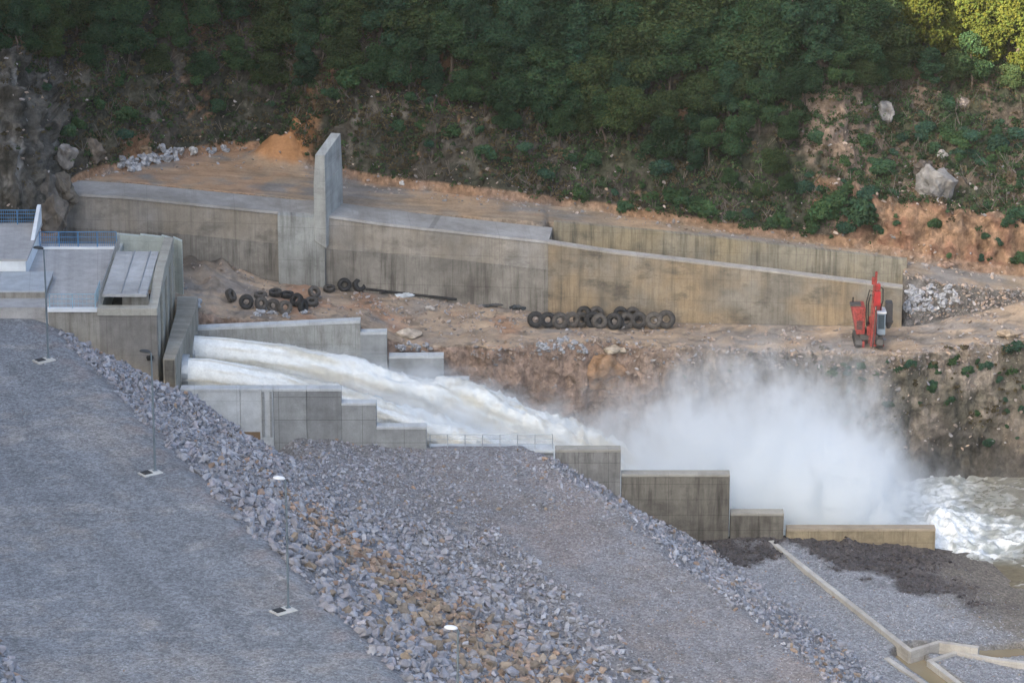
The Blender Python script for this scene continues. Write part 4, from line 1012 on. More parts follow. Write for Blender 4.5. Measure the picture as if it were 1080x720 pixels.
TYRE = tyre_mesh()
def tyre(x, y, d_px, lean, yaw, lift, label, group):
    """stands (lean 90) or lies (lean 0) where the photo shows its middle"""
    g0 = far_at(x, y + d_px * .45 * (math.sin(R(lean)) + .2), 2, 3.05); dist = (Vector((0, 0, H)) - g0).length
    D = d_px * dist / F; s = D / 1.25
    o = bpy.data.objects.new('tyre', TYRE); C.objects.link(o); o.scale = (s, s, s)
    r = D / 2; hz = r * math.sin(R(lean)) + .22 * s * math.cos(R(lean)) 
    o.location = (g0.x, g0.y, g0.z + hz - .05 + lift); o.rotation_euler = (R(lean), 0, R(yaw))
    return tag(o, label, 'tyre', group)
ORD = ['first', 'second', 'third', 'fourth', 'fifth', 'sixth', 'seventh', 'eighth', 'ninth', 'tenth', 'eleventh', 'twelfth']
pile = [(245, 310, 14, 60, 70, 0, 'dark tyre half hidden at the left end of the loose tyre heap'),
        (259.5, 318, 15, 82, 8, 0, 'grey upright tyre facing forward near the left end of the loose heap'),
        (275, 319.5, 13.5, 72, 28, 0, 'upright tyre second from the left among those facing forward in the heap'),
        (288, 321, 14, 78, -12, 0, 'upright tyre between two pale rimmed ones in the loose heap'),
        (302, 323, 14.5, 74, 20, 0, 'upright tyre with a muddy brown centre at the front of the loose heap'),
        (320, 321, 14.5, 80, 62, 0, 'tyre turned nearly edge on in the loose heap'),
        (290.5, 310, 13, 12, 0, .1, 'tyre lying flat at the back of the loose heap, hole facing up'),
        (303, 311.5, 13, 6, 0, .1, 'second flat lying tyre at the back of the heap, right of the first'),
        (274, 311, 13, 10, 0, 0, 'flat tyre mostly hidden behind the left upright tyres of the heap'),
        (312, 316, 14, 55, -40, 0, 'dark tilted tyre wedged in the middle of the loose heap'),
        (332, 311, 13, 50, 40, .25, 'tilted tyre on top of the right end of the loose heap'),
        (330, 319, 14, 20, 0, 0, 'dark tyre lying under the tilted one at the right end of the heap'),
        (347, 305, 12, 12, 0, 0, 'flat tyre lying apart just right of the loose heap'),
        (363.5, 299, 14, 76, 5, 0, 'left upright tyre of the pair leaning on the wall right of the buttress'),
        (378, 300, 14, 60, 30, 0, 'right tilted tyre of the pair leaning on the wall right of the buttress')]
for p in pile: tyre(*p, 'old tyres heaped below the spillway wall')
row = [(563, 336.5), (577.5, 336.5), (590, 336), (603, 336), (613, 336), (623, 336), (633, 337), (647.5, 337.8), (661, 337), (675, 336.8), (687.5, 336.5), (701.5, 336)]
for i, (x, y) in enumerate(row):
    tyre(x + rng.normal() * 1.2, y, 15.8 + (2.6 if i == 11 else 0) + rng.random() * 1.8, 84 - rng.random() * 14, rng.normal() * 11, 0, ('rightmost and biggest' if i == 11 else ORD[i]) + (' tyre of the long row by the spillway wall' if i == 11 else ' tyre from the left in the long row by the spillway wall'), 'row of old tyres along the tan spillway wall')
for i, (x, y) in enumerate([(617, 330), (629, 329), (653, 329.5), (668, 330), (694, 330)]):
    tyre(x, y, 15, 76, rng.normal() * 12, 0, ORD[i] + ' tyre from the left peeping out behind the long row of tyres', 'tyres behind the long row')

# ------------------------------------------------------------------ lamps along the road
M_POLE = plain('grey_lamp_pole', (.17, .215, .245), .5, .2); M_HEADW = plain('white_lamp_shell', (.72, .74, .76), .4, 0, .05); M_HEADD = plain('dark_lamp_shell', (.035, .04, .045), .45, 0, .1)
M_PAD = concrete('white_pad_concrete', (.58, .58, .55), (.35, .34, .3), 0, .5, panel=(9, 9), joint=0); M_HATCH = plain('dark_hatch', (.03, .032, .036), .6)
def lamp(px, py, label, head, dirx=-1):
    b = atZ(px, py, 0); b.z = float(fgZ(b.x, b.y)) ; t = thing('street_lamp', b, label, 'street lamp', 'street lamps along the gravel road')
    hgt = 8.85; sway = rng.normal() * .03
    mb = MB(); mb.tube([b + Vector((0, 0, .1)), b + Vector((sway, 0, 3)), b + Vector((sway, 0, 6)), b + Vector((-.02, 0, hgt - .12))], [.085, .08, .07, .055], 10); child('pole', mb, M_POLE, t)
    mb = MB(); mb.tube([b + Vector((-.02, 0, hgt - .16)), b + Vector((dirx * .18, 0, hgt - .03)), b + Vector((dirx * .4, 0, hgt))], .04, 8); child('arm', mb, M_POLE, t)
    mb = MB(); c = b + Vector((dirx * .42, 0, hgt + .02)); n = 18
    m = Matrix.Translation(c) @ Matrix.Rotation(R(-6 * dirx), 4, 'Y') @ Matrix.Diagonal((1.35, .85, 1, 1))
    mb.lathe([(0.001, .13), (.12, .12), (.24, .08), (.30, .02), (.30, -.04), (.001, -.06)], m, n)
    ch = child('lamp_head', mb, head, t)
    for p in ch.data.polygons: p.use_smooth = True
    # pad turned with the road, hatch set in it
    yaw = math.atan2(.386, .9225); ex = Vector((math.cos(yaw), math.sin(yaw), 0)); ey = Vector((-ex.y, ex.x, 0))
    pc = b + ex * -.42 + ey * -.25 + Vector((0, 0, -.17)); mb = MB(); mb.cbox(pc, 1.5, 1.05, .5, yaw + .25); o = child('base_pad', mb, M_PAD, t)
    bevel(o, .02)
    mb = MB(); mb.cbox(pc + Vector((-.27, -.08, .262)), .66, .66, .05, yaw + .25); child('hatch', mb, M_HATCH, o)
    mb = MB(); mb.cbox(b + Vector((0, 0, .1)), .3, .3, .06, yaw); child('base_plate', mb, M_POLE, t)
lamp(51, 378, 'thin lamp pole farthest up the gravel road with a dark lamp head', M_HEADD)
lamp(163.5, 497, 'thin lamp pole with a dark head standing in front of the outlet building wall', M_HEADD)
lamp(304, 642, 'thin lamp pole with a white head and a white pad at the riprap edge', M_HEADW)
lamp(484, 812, 'nearest lamp with a white head rising over the brown riprap, its foot out of view', M_HEADW)

# ------------------------------------------------------------------ drill rig
def make_rig():
    P = atZ(914, 364, -7.75); g0 = far_at(914, 364, 2, 3); P = Vector((P.x, P.y, g0.z)) if abs(g0.y - P.y) < 2 else g0
    px = math.cos(0) * 0 + (Vector((0, 0, H)) - P).length / F        # metres per pixel here
    red = plain('red_machine_paint', (.27, .045, .038), .7, 0, .45, 6.0); blk = plain('black_hose_rubber', (.02, .02, .022), .6); gry = plain('grey_track_steel', (.09, .085, .08), .7, .3); gls = plain('cab_glass', (.05, .07, .085), .15, 0, .1); wht = plain('white_cab_roof', (.7, .7, .7), .5)
    t = thing('drill_rig', P, 'red crawler drill rig with an upright mast on the dirt bench', 'drill rig')
    def at(x, y, dy=0.0): return atY(x, y, P.y + dy)
    X = lambda x: (x - 914) * px + P.x
    Zp = lambda y: P.z + (364 - y) * px / math.cos(PITCH)
    for k, x in enumerate((904, 926)):
        mb = MB(); pr = [(-1.5, .35), (-1.25, .05), (1.25, .05), (1.5, .35), (1.3, .72), (-1.3, .72)]
        mb.add([(X(x) - .28, P.y + a, P.z + b) for a, b in pr] + [(X(x) + .28, P.y + a, P.z + b) for a, b in pr], [tuple(range(6)), tuple(reversed(range(6, 12)))] + [(i, i + 6, (i + 1) % 6 + 6, (i + 1) % 6) for i in range(6)])
        for j in range(9): mb.cbox((X(x), P.y - 1.2 + j * .3, P.z + .74), .6, .12, .05); mb.cbox((X(x), P.y - 1.2 + j * .3, P.z + .04), .6, .12, .05)
        o = child('track', mb, gry, t); bevel(o, .04)
        w = MB()
        for j in (-1.0, -.33, .33, 1.0): w.tube([(X(x) - .34, P.y + j, P.z + .38), (X(x) + .34, P.y + j, P.z + .38)], .26, 12)
        child('track_wheel', w, blk, o)
    mb = MB(); mb.cbox((X(915), P.y, P.z + .85), 1.5, 2.0, .4); child('chassis', mb, gry, t)
    # engine hood, leaning outwards at the top as in the photo
    mb = MB(); x0, x1, x2, x3 = X(902), X(911), X(911), X(896); zt, zb = Zp(324), Zp(352)
    mb.hexa([(x0, P.y - .7, zb), (x1, P.y - .7, zb), (x1, P.y + 1.2, zb), (x0, P.y + 1.2, zb)], [(x3, P.y - .8, zt), (x2, P.y - .8, zt), (x2, P.y + 1.2, zt), (x3, P.y + 1.2, zt)])
    o = child('engine_hood', mb, red, t); bevel(o, .06)
    mb = MB()
    for j in range(5): z = zb + .5 + j * .16; mb.box(X(902), X(908), P.y - .83, P.y - .74, z, z + .07)
    child('vent_grille', mb, gry, o)
    mb = MB(); mb.cbox((X(901), P.y + .1, zt + .08), .9, 1.0, .14); child('hood_top', mb, gry, t)
    mb = MB(); mb.tube([(X(899), P.y + .5, zt), (X(899), P.y + .5, zt + .55)], .07, 8); child('exhaust', mb, blk, t)
    # cab on the right
    mb = MB(); a, b, zc0, zc1 = X(923.5), X(932.5), Zp(353), Zp(331)
    mb.hexa([(a, P.y - .6, zc0), (b, P.y - .6, zc0), (b, P.y + .9, zc0), (a, P.y + .9, zc0)], [(a, P.y - .45, zc1), (b, P.y - .45, zc1), (b, P.y + .9, zc1), (a, P.y + .9, zc1)])
    o = child('cab', mb, plain('grey_blue_cab', (.22, .27, .32), .45), t); bevel(o, .06)
    mb = MB(); mb.hexa([(a + .1, P.y - .62, zc0 + .55), (b - .1, P.y - .62, zc0 + .55), (b - .1, P.y - .5, zc0 + .55), (a + .1, P.y - .5, zc0 + .55)], [(a + .1, P.y - .49, zc1 - .12), (b - .1, P.y - .49, zc1 - .12), (b - .1, P.y - .4, zc1 - .12), (a + .1, P.y - .4, zc1 - .12)]); child('windscreen', mb, gls, o)
    mb = MB(); mb.cbox(((a + b) / 2, P.y + .2, zc1 + .07), b - a + .12, 1.5, .12); child('cab_roof', mb, wht, o)
    mb = MB(); mb.cbox((X(926), P.y + .2, zc1 + .4), .42, .5, .5); child('lamp_box', mb, red, t)
    # mast: feed beam in front, with rails, drill head, carriage and steel
    fy = P.y - 1.15; mast = child('mast', (lambda m: (m.hexa([(X(916), fy - .14, P.z + .15), (X(919), fy - .14, P.z + .15), (X(919), fy + .14, P.z + .15), (X(916), fy + .14, P.z + .15)], [(X(919.4), fy - .1, Zp(285)), (X(921.7), fy - .1, Zp(285)), (X(921.7), fy + .1, Zp(285)), (X(919.4), fy + .1, Zp(285))]), m)[1])(MB()), red, t); bevel(mast, .02)
    mb = MB()
    for sx in (0, 1):
        mb.bar((X(914.6 + sx * 5.8), fy - .1, P.z + .4), (X(918 + sx * 5.2), fy - .1, Zp(296)), .07)
    for j in range(9):
        z = j / 9; xx = 917.5 + 2.6 * z; mb.bar((X(xx - 2.8), fy - .1, P.z + .7 + z * 4.2), (X(xx + 2.8), fy - .1, P.z + 1.0 + z * 4.2), .05)
    child('mast_rail', mb, red, mast)
    mb = MB(); mb.cbox((X(922), fy - .16, Zp(312)), .55, .4, 1.25); mb.cbox((X(922.5), fy - .16, Zp(300)), .4, .34, .5); o = child('drill_head', mb, plain('dark_red_paint', (.36, .03, .03), .5, 0, .25), mast); bevel(o, .05)
    mb = MB(); mb.cbox((X(918.4), fy - .12, Zp(294)), .4, .3, .6); child('mast_cap', mb, red, mast)
    mb = MB(); mb.tube([(X(922.5), fy - .2, Zp(305)), (X(918.5), fy - .22, P.z + .1)], .045, 8); child('drill_steel', mb, gry, mast)
    # boom that carries the mast, hoses hanging in loops
    mb = MB(); mb.hexa([(X(914), P.y - .9, Zp(338)), (X(918), P.y - .9, Zp(338)), (X(918), P.y + .6, P.z + 1.0), (X(914), P.y + .6, P.z + 1.0)], [(X(914), P.y - .9, Zp(332)), (X(918), P.y - .9, Zp(332)), (X(918), P.y + .6, P.z + 1.5), (X(914), P.y + .6, P.z + 1.5)]); o = child('boom', mb, red, t); bevel(o, .04)
    mb = MB(); mb.cbox((X(917.5), P.y - .7, P.z + 1.35), .75, .6, .9); o = child('boom_bracket', mb, red, t); bevel(o, .06)
    for xs in ([(919, 306), (914, 304), (911.5, 316), (911.5, 332), (913, 345)], [(924, 300), (928, 303), (928.5, 315), (926, 326)], [(918, 310), (915, 309), (913.2, 320), (913.8, 340)]):
        mb = MB(); mb.tube([(X(x), fy - .05 + .1 * i, Zp(y)) for i, (x, y) in enumerate(xs)], .05, 7); child('hose', mb, blk, t)
    # dust collector behind on the right
    mb = MB(); mb.box(X(934), X(941), P.y + .5, P.y + 1.5, Zp(344), Zp(324)); mb.tube([(X(937.5), P.y + 1, Zp(344)), (X(937.5), P.y + 1, Zp(352))], [.42, .12], 10); mb.bar((X(930), P.y + .8, Zp(340)), (X(936), P.y + .9, Zp(340)), .12); o = child('dust_collector', mb, plain('dark_grey_steel', (.06, .06, .065), .6), t); bevel(o, .04)
    mb = MB(); mb.cbox((X(909), P.y - 1.2, P.z + .3), .2, .2, .6); mb.cbox((X(925), P.y - 1.25, P.z + .25), .9, .2, .12); child('jack', mb, red, t)
make_rig()

# ------------------------------------------------------------------ vegetation
def leaf_mat(name, transl=.3):
    g = G(name); c = g.attr('tint'); p = g.pos()
    rnd = g.n('ShaderNodeObjectInfo').outputs['Random']
    c = g.mul(c, g.ramp(rnd, 0, 1, .82, 1.18)); c = g.mul(c, g.ramp(g.noise(p, .45, 4), .3, .7, .75, 1.25))
    c = g.mix(g.ramp(rnd, .75, 1, 0, .2), c, g.mix(1.0, c, (1.25, 1.0, .55), 'MULTIPLY'))
    d = g.n('ShaderNodeBsdfPrincipled', {'Base Color': c, 'Roughness': .8, 'Specular IOR Level': .06})
    t = g.n('ShaderNodeBsdfTranslucent', {'Color': g.mix(1.0, c, (2.2, 2.1, .5), 'MULTIPLY')})
    m = g.n('ShaderNodeMixShader', {0: transl, 1: d.outputs[0], 2: t.outputs[0]}); g.nt.links.new(m.outputs[0], g.out.inputs[0]); return g.m
M_LEAF = leaf_mat('foliage'); M_BARK = plain('bark', (.075, .06, .048), .9, 0, .3, 4)
def leaves(ctr, nrm, size, r):
    """one bent leaf spray (two quads folded on a midrib) per centre"""
    n = len(ctr); t = r.normal(size=(n, 3)); t -= (t * nrm).sum(1, keepdims=True) * nrm; t /= np.linalg.norm(t, axis=1)[:, None] + 1e-9
    b = np.cross(nrm, t); L = size[:, None] * t; W = size[:, None] * b * .42; dn = nrm * size[:, None] * .22
    V = np.stack([ctr - L * .5, ctr - dn * .1 + W - dn, ctr + L * .55 - dn * .8, ctr - dn * .1 - W - dn, ctr + L * .1 + dn * .3], 1)
    o = (np.arange(n) * 5)[:, None]
    F = np.concatenate([o + np.array([[0, 4, 1, 1]])[:, :3], o + np.array([[1, 4, 2]]), o + np.array([[0, 3, 4]]), o + np.array([[3, 2, 4]])], 0)
    return V.reshape(-1, 3), F
def crown_mesh(name, seed, rad, hgt, z0, nleaf, leaf, base, lobes=13, squash=.75):
    r = np.random.default_rng(seed); C_, Rr = [], []
    for k in range(lobes):
        a = r.random() * 6.283; q = (r.random() ** .6) * rad * .72; z = z0 + hgt * (.12 + .8 * r.random()); q *= 1 - .55 * ((z - z0) / hgt) ** 2
        C_.append((q * math.cos(a), q * math.sin(a), z)); Rr.append(rad * (.22 + .24 * r.random()))
    C_, Rr = np.array(C_), np.array(Rr); which = r.choice(lobes, nleaf, p=Rr ** 2 / (Rr ** 2).sum())
    d = r.normal(size=(nleaf, 3)); d[:, 2] = d[:, 2] * .9 + .25; d /= np.linalg.norm(d, axis=1)[:, None]
    rr = Rr[which] * (1.02 - .55 * r.random(nleaf) ** 2.2) * (1 + .22 * np.sin(d[:, 0] * 9 + which) * np.sin(d[:, 1] * 8 + which * 2))
    P = C_[which] + d * rr[:, None] * np.array([1, 1, squash])
    nm = d * .6 + r.normal(size=(nleaf, 3)) * .45 + np.array([0, 0, .45]); nm /= np.linalg.norm(nm, axis=1)[:, None]
    sz = leaf * (.6 + .8 * r.random(nleaf)); V, Fc = leaves(P, nm, sz, r)
    lobe_t = (.85 + .3 * r.random(lobes))[which]; v = lobe_t * (.75 + .5 * r.random(nleaf)); hue = r.random(nleaf)
    col = np.array(base)[None] * v[:, None] * np.stack([1 + .35 * (hue - .5), 1 + 0 * hue, 1 - .3 * (hue - .5)], 1)
    return fast_mesh(name, V, Fc, np.repeat(col, 5, 0), False, M_LEAF), C_
def trunk_mesh(seed, hgt, ends, r0):
    r = np.random.default_rng(seed); mb = MB(); top = hgt
    bend = [Vector((r.normal() * .15 * k, r.normal() * .15 * k, top * k / 4 - .6 * (k == 0))) for k in range(5)]
    mb.tube(bend, [r0, r0 * .85, r0 * .7, r0 * .5, r0 * .28], 8)
    for e in ends[:7]:
        b = bend[2].lerp(bend[4], r.random() * .8 - .3 if r.random() > .3 else .2); e = Vector(e); mid = b.lerp(e, .55) + Vector((0, 0, .25))
        mb.tube([b, mid, e], [r0 * .38, r0 * .26, r0 * .1], 6)
    return mb.mesh('trunk', M_BARK)
TREES = []
KIND = [('broad dense dark green tree', (.029, .060, .032)), ('mid green tree with a loose crown', (.036, .069, .034)), ('tall bluish green tree', (.028, .060, .037)), ('olive green spreading tree', (.042, .065, .030))]
for k in range(8):
    kd = KIND[k % 4]; rad = [2.9, 2.5, 2.2, 3.2][k % 4] * (.92 + .16 * random.random()); hg = [4.6, 4.8, 6.4, 3.8][k % 4]; z0 = [1.5, 1.9, 1.8, 1.9][k % 4]
    cm, ends = crown_mesh('crown', 900 + k, rad, hg, z0, 9000, .27, kd[1], 24, .72)
    TREES.append((cm, trunk_mesh(40 + k, z0 + hg * .6, ends, .17), kd[0]))
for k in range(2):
    cm, ends = crown_mesh('crown', 920 + k, 2.8, 4.4, 1.6, 9000, .27, (.075, .088, .020), 24, .72)  # yellow of the sunlit corner is put into the leaf colour
    TREES.append((cm, trunk_mesh(60 + k, 4.4, ends, .17), 'sunlight-painted yellow green tree'))
SHRUBS = []
for k in range(6):
    cm, ends = crown_mesh('foliage', 950 + k, .95, .85, .1, 1300, .2, [(.042, .085, .050), (.05, .095, .045), (.038, .080, .058)][k % 3], 9, .8)
    mb = MB()
    for e in ends[:6]: mb.tube([(0, 0, -.2), (e[0] * .4, e[1] * .4, e[2] * .6), tuple(e)], [.04, .03, .012], 5)
    SHRUBS.append((cm, mb.mesh('stem', M_BARK)))
def place_tree(P, scl, k, label, group, yaw=None):
    cm, tm, kd = TREES[k]; o = bpy.data.objects.new('tree', None); C.objects.link(o); o.location = P; o.rotation_euler.z = rng.random() * 6.28 if yaw is None else yaw
    o.scale = (scl, scl, scl * (.9 + .25 * rng.random())); o.empty_display_size = .3
    for nm, me in (('crown', cm), ('trunk', tm)):
        c = bpy.data.objects.new(nm, me); C.objects.link(c); c.parent = o
    return tag(o, label or kd + ' in the forest on the slope above the works', 'tree', group)
def place_shrub(P, scl, k, label, group):
    o = bpy.data.objects.new('shrub', None); C.objects.link(o); o.location = P - Vector((0, 0, .1)); o.rotation_euler.z = rng.random() * 6.28; o.empty_display_size = .2
    o.scale = (scl, scl, scl * (.75 + .3 * rng.random()))
    for nm, me in (('foliage', SHRUBS[k][0]), ('stem', SHRUBS[k][1])):
        c = bpy.data.objects.new(nm, me); C.objects.link(c); c.parent = o
    return tag(o, label, 'shrub', group)
BASE = [(-80, 60), (0, 62), (80, 72), (130, 84), (300, 100), (440, 112), (500, 126), (540, 145), (600, 158), (690, 168), (715, 200), (830, 215), (848, 118), (880, 100), (1000, 96), (1080, 108), (1180, 110)]
def plant_forest():
    pix = proj(FP); S = FS; ok = (S > 5.6) & (pix[..., 1] > -32) & (pix[..., 0] > -45) & (pix[..., 0] < 1125)
    line = np.interp(pix[..., 0], [a for a, b in BASE], [b for a, b in BASE]); ok &= pix[..., 1] < line
    cand = np.argwhere(ok); rng.shuffle(cand); got = []; 
    for i, j in cand:
        p = FP[i, j]; px, py = pix[i, j, :2]
        sparse = 60 < px < 400 and py > 25
        dmin = 2.7 if sparse else 2.05
        if got and np.min(np.linalg.norm(np.array(got) - p, axis=1)) < dmin: continue
        got.append(p)
    got = sorted(got, key=lambda p: -proj(p)[1])[:298]
    for n, p in enumerate(got):
        px, py, _ = proj(p)
        near = np.interp(px, [a for a, b in BASE], [b for a, b in BASE]) - py
        scl = (.66 if near < 14 else .88 if near < 35 else 1.06) * (.8 + .45 * rng.random())
        if px < 400: scl *= .85
        if 700 < px < 845 and py > 110: scl *= .62
        k = int(rng.integers(0, 8))
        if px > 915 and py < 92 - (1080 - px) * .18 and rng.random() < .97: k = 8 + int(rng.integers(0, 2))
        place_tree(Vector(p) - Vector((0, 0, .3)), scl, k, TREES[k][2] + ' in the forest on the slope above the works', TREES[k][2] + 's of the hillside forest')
    return len(got)
n_trees = plant_forest()
def plant_shrubs():
    one = [(371, 92, 2.5, 1, 'round bright green bush alone on the dark rock face above the terrace'),
           (905, 232, 2.2, 0, 'dark round bush at the top left edge of the orange cut'),
           (870, 235, 2.0, 1, 'dark bush at the foot of the forest left of the orange cut'),
           (1072, 372, 1.5, 2, 'green bush at the bench edge by the right picture border'),
           (985, 240, .8, 1, 'small bush under the big pale boulder on the orange cut'), (660, 222, 1.1, 0, 'low dark bush at the terrace edge behind the chute back wall'),
           (1002, 272, .5, 1, 'tiny green plant at the foot of the orange cut by the upper track')]
    for x, y, s, k, lab in one: place_shrub(far_at(x, y, 0.9, 12), s, k, lab, None)
    right = [(x + rng.normal() * 12, y + rng.normal() * 7) for x, y in [(960, 150), (990, 140), (1020, 150), (1045, 148), (1070, 150), (1000, 160), (1040, 165), (1065, 170), (1075, 190), (1060, 230), (1075, 240), (920, 190), (900, 200), (875, 200)] for _ in range(2)] + [(930, 140), (952, 148), (968, 140), (985, 150), (1000, 142), (1015, 152), (1030, 146), (1045, 155), (1060, 145), (1075, 158), (1012, 165), (1032, 172), (1052, 170), (1070, 178), (1048, 215), (1065, 208), (1078, 222), (1040, 250), (1056, 262), (1075, 282), (1035, 286), (1062, 288), (945, 128), (975, 122), (870, 150), (890, 175), (905, 150), (925, 170), (940, 165), (855, 185), (848, 205), (884, 215), (920, 215), (938, 212), (945, 235), (930, 245)]
    for x, y in right: place_shrub(far_at(x + rng.normal() * 4, y + rng.normal() * 3, 5.2, 12), (.55 + 1.0 * rng.random() ** 1.6), int(rng.integers(0, 6)), 'leafy green shrub on the cleared slope on the right', 'shrubs on the cleared right slope')
    left = [(x + rng.normal() * 8, y + rng.normal() * 8) for x, y in [(95, 120), (110, 150), (85, 150), (150, 60), (120, 90), (140, 120), (170, 110), (60, 150), (40, 120), (55, 95), (30, 80), (200, 90), (230, 105), (130, 150), (400, 100), (430, 115), (460, 105), (480, 130), (470, 150), (500, 140), (520, 155), (540, 165), (445, 140), (415, 130), (560, 160), (585, 170), (600, 165), (620, 180), (575, 190), (635, 165), (655, 190), (680, 175), (645, 205), (670, 212), (685, 222), (700, 228), (715, 232), (730, 238), (600, 200), (620, 205), (480, 95), (350, 110), (300, 100), (330, 90), (280, 85), (250, 75), (700, 195), (720, 210), (745, 228), (760, 240), (780, 244), (800, 247), (820, 240), (840, 246), (860, 255), (885, 258)]]
    for x, y in left: place_shrub(far_at(x, y, 5.2, 12), .55 + .8 * rng.random() ** 1.5 + (.35 if x > 690 else 0), int(rng.integers(0, 6)), 'dark green bush on the rocky slope below the forest', 'bushes on the rocky slope')
    cliff = [(865, 388), (878, 396), (890, 386), (935, 382), (948, 392), (960, 386), (988, 392), (1002, 384), (1020, 396), (1040, 388), (1055, 402), (1068, 395), (1075, 430), (1060, 450), (880, 410), (985, 410), (1000, 425), (1042, 470), (770, 392), (720, 396), (1078, 408), (1072, 462)]
    cliff += [(880 + 200 * rng.random(), 380 + 80 * rng.random() ** 1.4) for _ in range(26)]
    for x, y in cliff: place_shrub(far_at(x, y, .9, 2.3), .25 + .6 * rng.random() ** 1.5, int(rng.integers(0, 6)), 'small dull bush clinging to the rock cut above the river', 'small bushes on the rock cut')
plant_shrubs()
def undergrowth():
    pix = proj(FP); S = FS; px, py = pix[..., 0], pix[..., 1]
    w = np.where((S > 5.12) & (py > -60) & (px > -80) & (px < 1160), 1.0, 0)
    w *= np.where(FXC > 880, .9 * (S > 6.2) + .03, 1); w *= .35 + .9 * ss(-.2, .35, fbm(FP, .14, 4, 77.))
    w *= np.where((FXC < 72) & (S < 8.5), .12, 1)
    w2 = np.where((S > 1.35) & (S < 2.04) & (FXC > 690), .45 * ss(-.2, .4, fbm(FP, .25, 4, 71.)) * ss(690, 900, FXC), 0); w = w + w2
    area = np.ones_like(w); d1 = np.linalg.norm(np.gradient(FP, axis=0), axis=2) * np.linalg.norm(np.gradient(FP, axis=1), axis=2); w = w * np.minimum(d1, .5)
    cdf = np.cumsum(w.ravel()); n = 15000; pick = np.searchsorted(cdf, rng.random(n) * cdf[-1]); P = FP.reshape(-1, 3)[pick] + rng.normal(size=(n, 3)) * .15; dry = rng.random(n) < np.where(px.ravel()[pick] < 600, .55, .3)
    dry |= S.ravel()[pick] < 2.5
    m = 16; rad = (.25 + .45 * rng.random(n) ** 1.5) * np.where(S.ravel()[pick] < 2.5, .55, 1)
    dd = rng.normal(size=(n, m, 3)); dd /= np.linalg.norm(dd, axis=2, keepdims=True); dd[..., 2] = np.abs(dd[..., 2])
    ctr = (P[:, None] + dd * rad[:, None, None] * (.5 + .5 * rng.random((n, m, 1)))).reshape(-1, 3); nm = (dd.reshape(-1, 3) + rng.normal(size=(n * m, 3)) * .5); nm /= np.linalg.norm(nm, axis=1)[:, None]
    sz = np.repeat(.16 + .14 * rng.random(n), m); V, Fc = leaves(ctr, nm, sz, rng)
    base = np.where(dry[:, None], np.array([.085, .072, .050]), np.array([.045, .075, .040])) * (.65 + .7 * rng.random((n, 1)))
    col = np.repeat(np.repeat(base, m, 0) * (.75 + .5 * rng.random((n * m, 1))), 5, 0)
    o = link('undergrowth', fast_mesh('undergrowth', V, Fc, col, False, M_LEAF)); tag(o, 'dark scrub and dry brush covering the rocky slopes', 'undergrowth', None, 'stuff')
    # bare grey twigs standing out of the scrub
    mb = MB(); q = FP.reshape(-1, 3)[np.searchsorted(cdf, rng.random(900) * cdf[-1])]
    for p in q:
        p = Vector(p)
        for _ in range(3): mb.bar(p, p + Vector((rng.normal() * .5, rng.normal() * .4 - .2, .5 + .9 * rng.random())), .03)
    tag(link('dry_twigs', mb.mesh('dry_twigs', plain('dry_twig_bark', (.16, .14, .12), .9))), 'bare grey twigs standing out of the scrub', 'twigs', None, 'stuff')
undergrowth()

# ------------------------------------------------------------------ boulders, rock piles and rubble
def boulder_mesh(seed, sc, col, n=26, cut=.0):
    V, T = hull(seed, n + 10, sc); bm = bmesh.new(); vs = [bm.verts.new(v) for v in V]
    for t in T: bm.faces.new([vs[i] for i in t])
    bmesh.ops.subdivide_edges(bm, edges=bm.edges, cuts=4, use_grid_fill=True); bmesh.ops.triangulate(bm, faces=bm.faces)
    bm.verts.ensure_lookup_table(); bm.verts.index_update()
    W = np.array([v.co[:] for v in bm.verts]); F3 = np.array([[v.index for v in f.verts] for f in bm.faces]); bm.free()
    s = max(sc); W = W + W / (np.linalg.norm(W, axis=1)[:, None] + 1e-6) * ((fbm(W / s * 3 + seed, 1, 5)[:, None] * .10 - .10 * np.maximum(0, .35 - np.abs(fbm(W / s * 2.2 + seed * .7, 1, 2)))[:, None]) * s)
    c = np.array(col)[None] * (.85 + .5 * (fbm(W / s * 4 + seed, 1, 4)[:, None]))
    return fast_mesh('boulder', W, F3, c.clip(.02, .7), False, M_ROCK)
def boulder(x, y, wpx, hpx, col, label, seed, lo=.9, hi=12, name='boulder', dep=.8, group=None, sink=.15):
    g0 = far_at(x, y + hpx * .35, lo, hi); k = (Vector((0, 0, H)) - g0).length / F
    o = bpy.data.objects.new(name, boulder_mesh(seed, (wpx * k, wpx * k * dep, hpx * k), col)); C.objects.link(o)
    o.location = g0 + Vector((0, 0, hpx * k * (.5 - sink))); o.rotation_euler.z = rng.normal() * .3
    return tag(o, label, 'boulder', group)
boulder(988, 194, 46, 46, (.22, .215, .21), 'big pale grey boulder jutting from the slope above the orange cut', 3001, hi=12, lo=5)
boulder(972, 178, 22, 26, (.10, .085, .075), 'dark brown rock lump just left above the big pale boulder', 3002, lo=5)
boulder(935, 116, 20, 24, (.24, .235, .23), 'pale pointed boulder high on the cleared slope under the forest', 3003, lo=5)
boulder(1015, 108, 13, 15, (.30, .26, .24), 'small pinkish grey boulder below the forest edge on the right', 3004, lo=5)
boulder(918, 112, 13, 10, (.24, .23, .21), 'low grey rock just left of the pale pointed boulder', 3005, lo=5)
boulder(994, 162, 12, 11, (.36, .35, .33), 'small white rock right above the big pale boulder', 3006, lo=5)
boulder(638, 384, 44, 46, (.30, .19, .115), 'large brown and orange rock jutting from the river bank beside the spray', 3007, lo=.9, hi=2.4, dep=.7, sink=.3)
boulder(1063, 352, 26, 10, (.38, .30, .22), 'flat tan slab of rock on the bench edge at the far right', 3008, lo=1.9, hi=3)
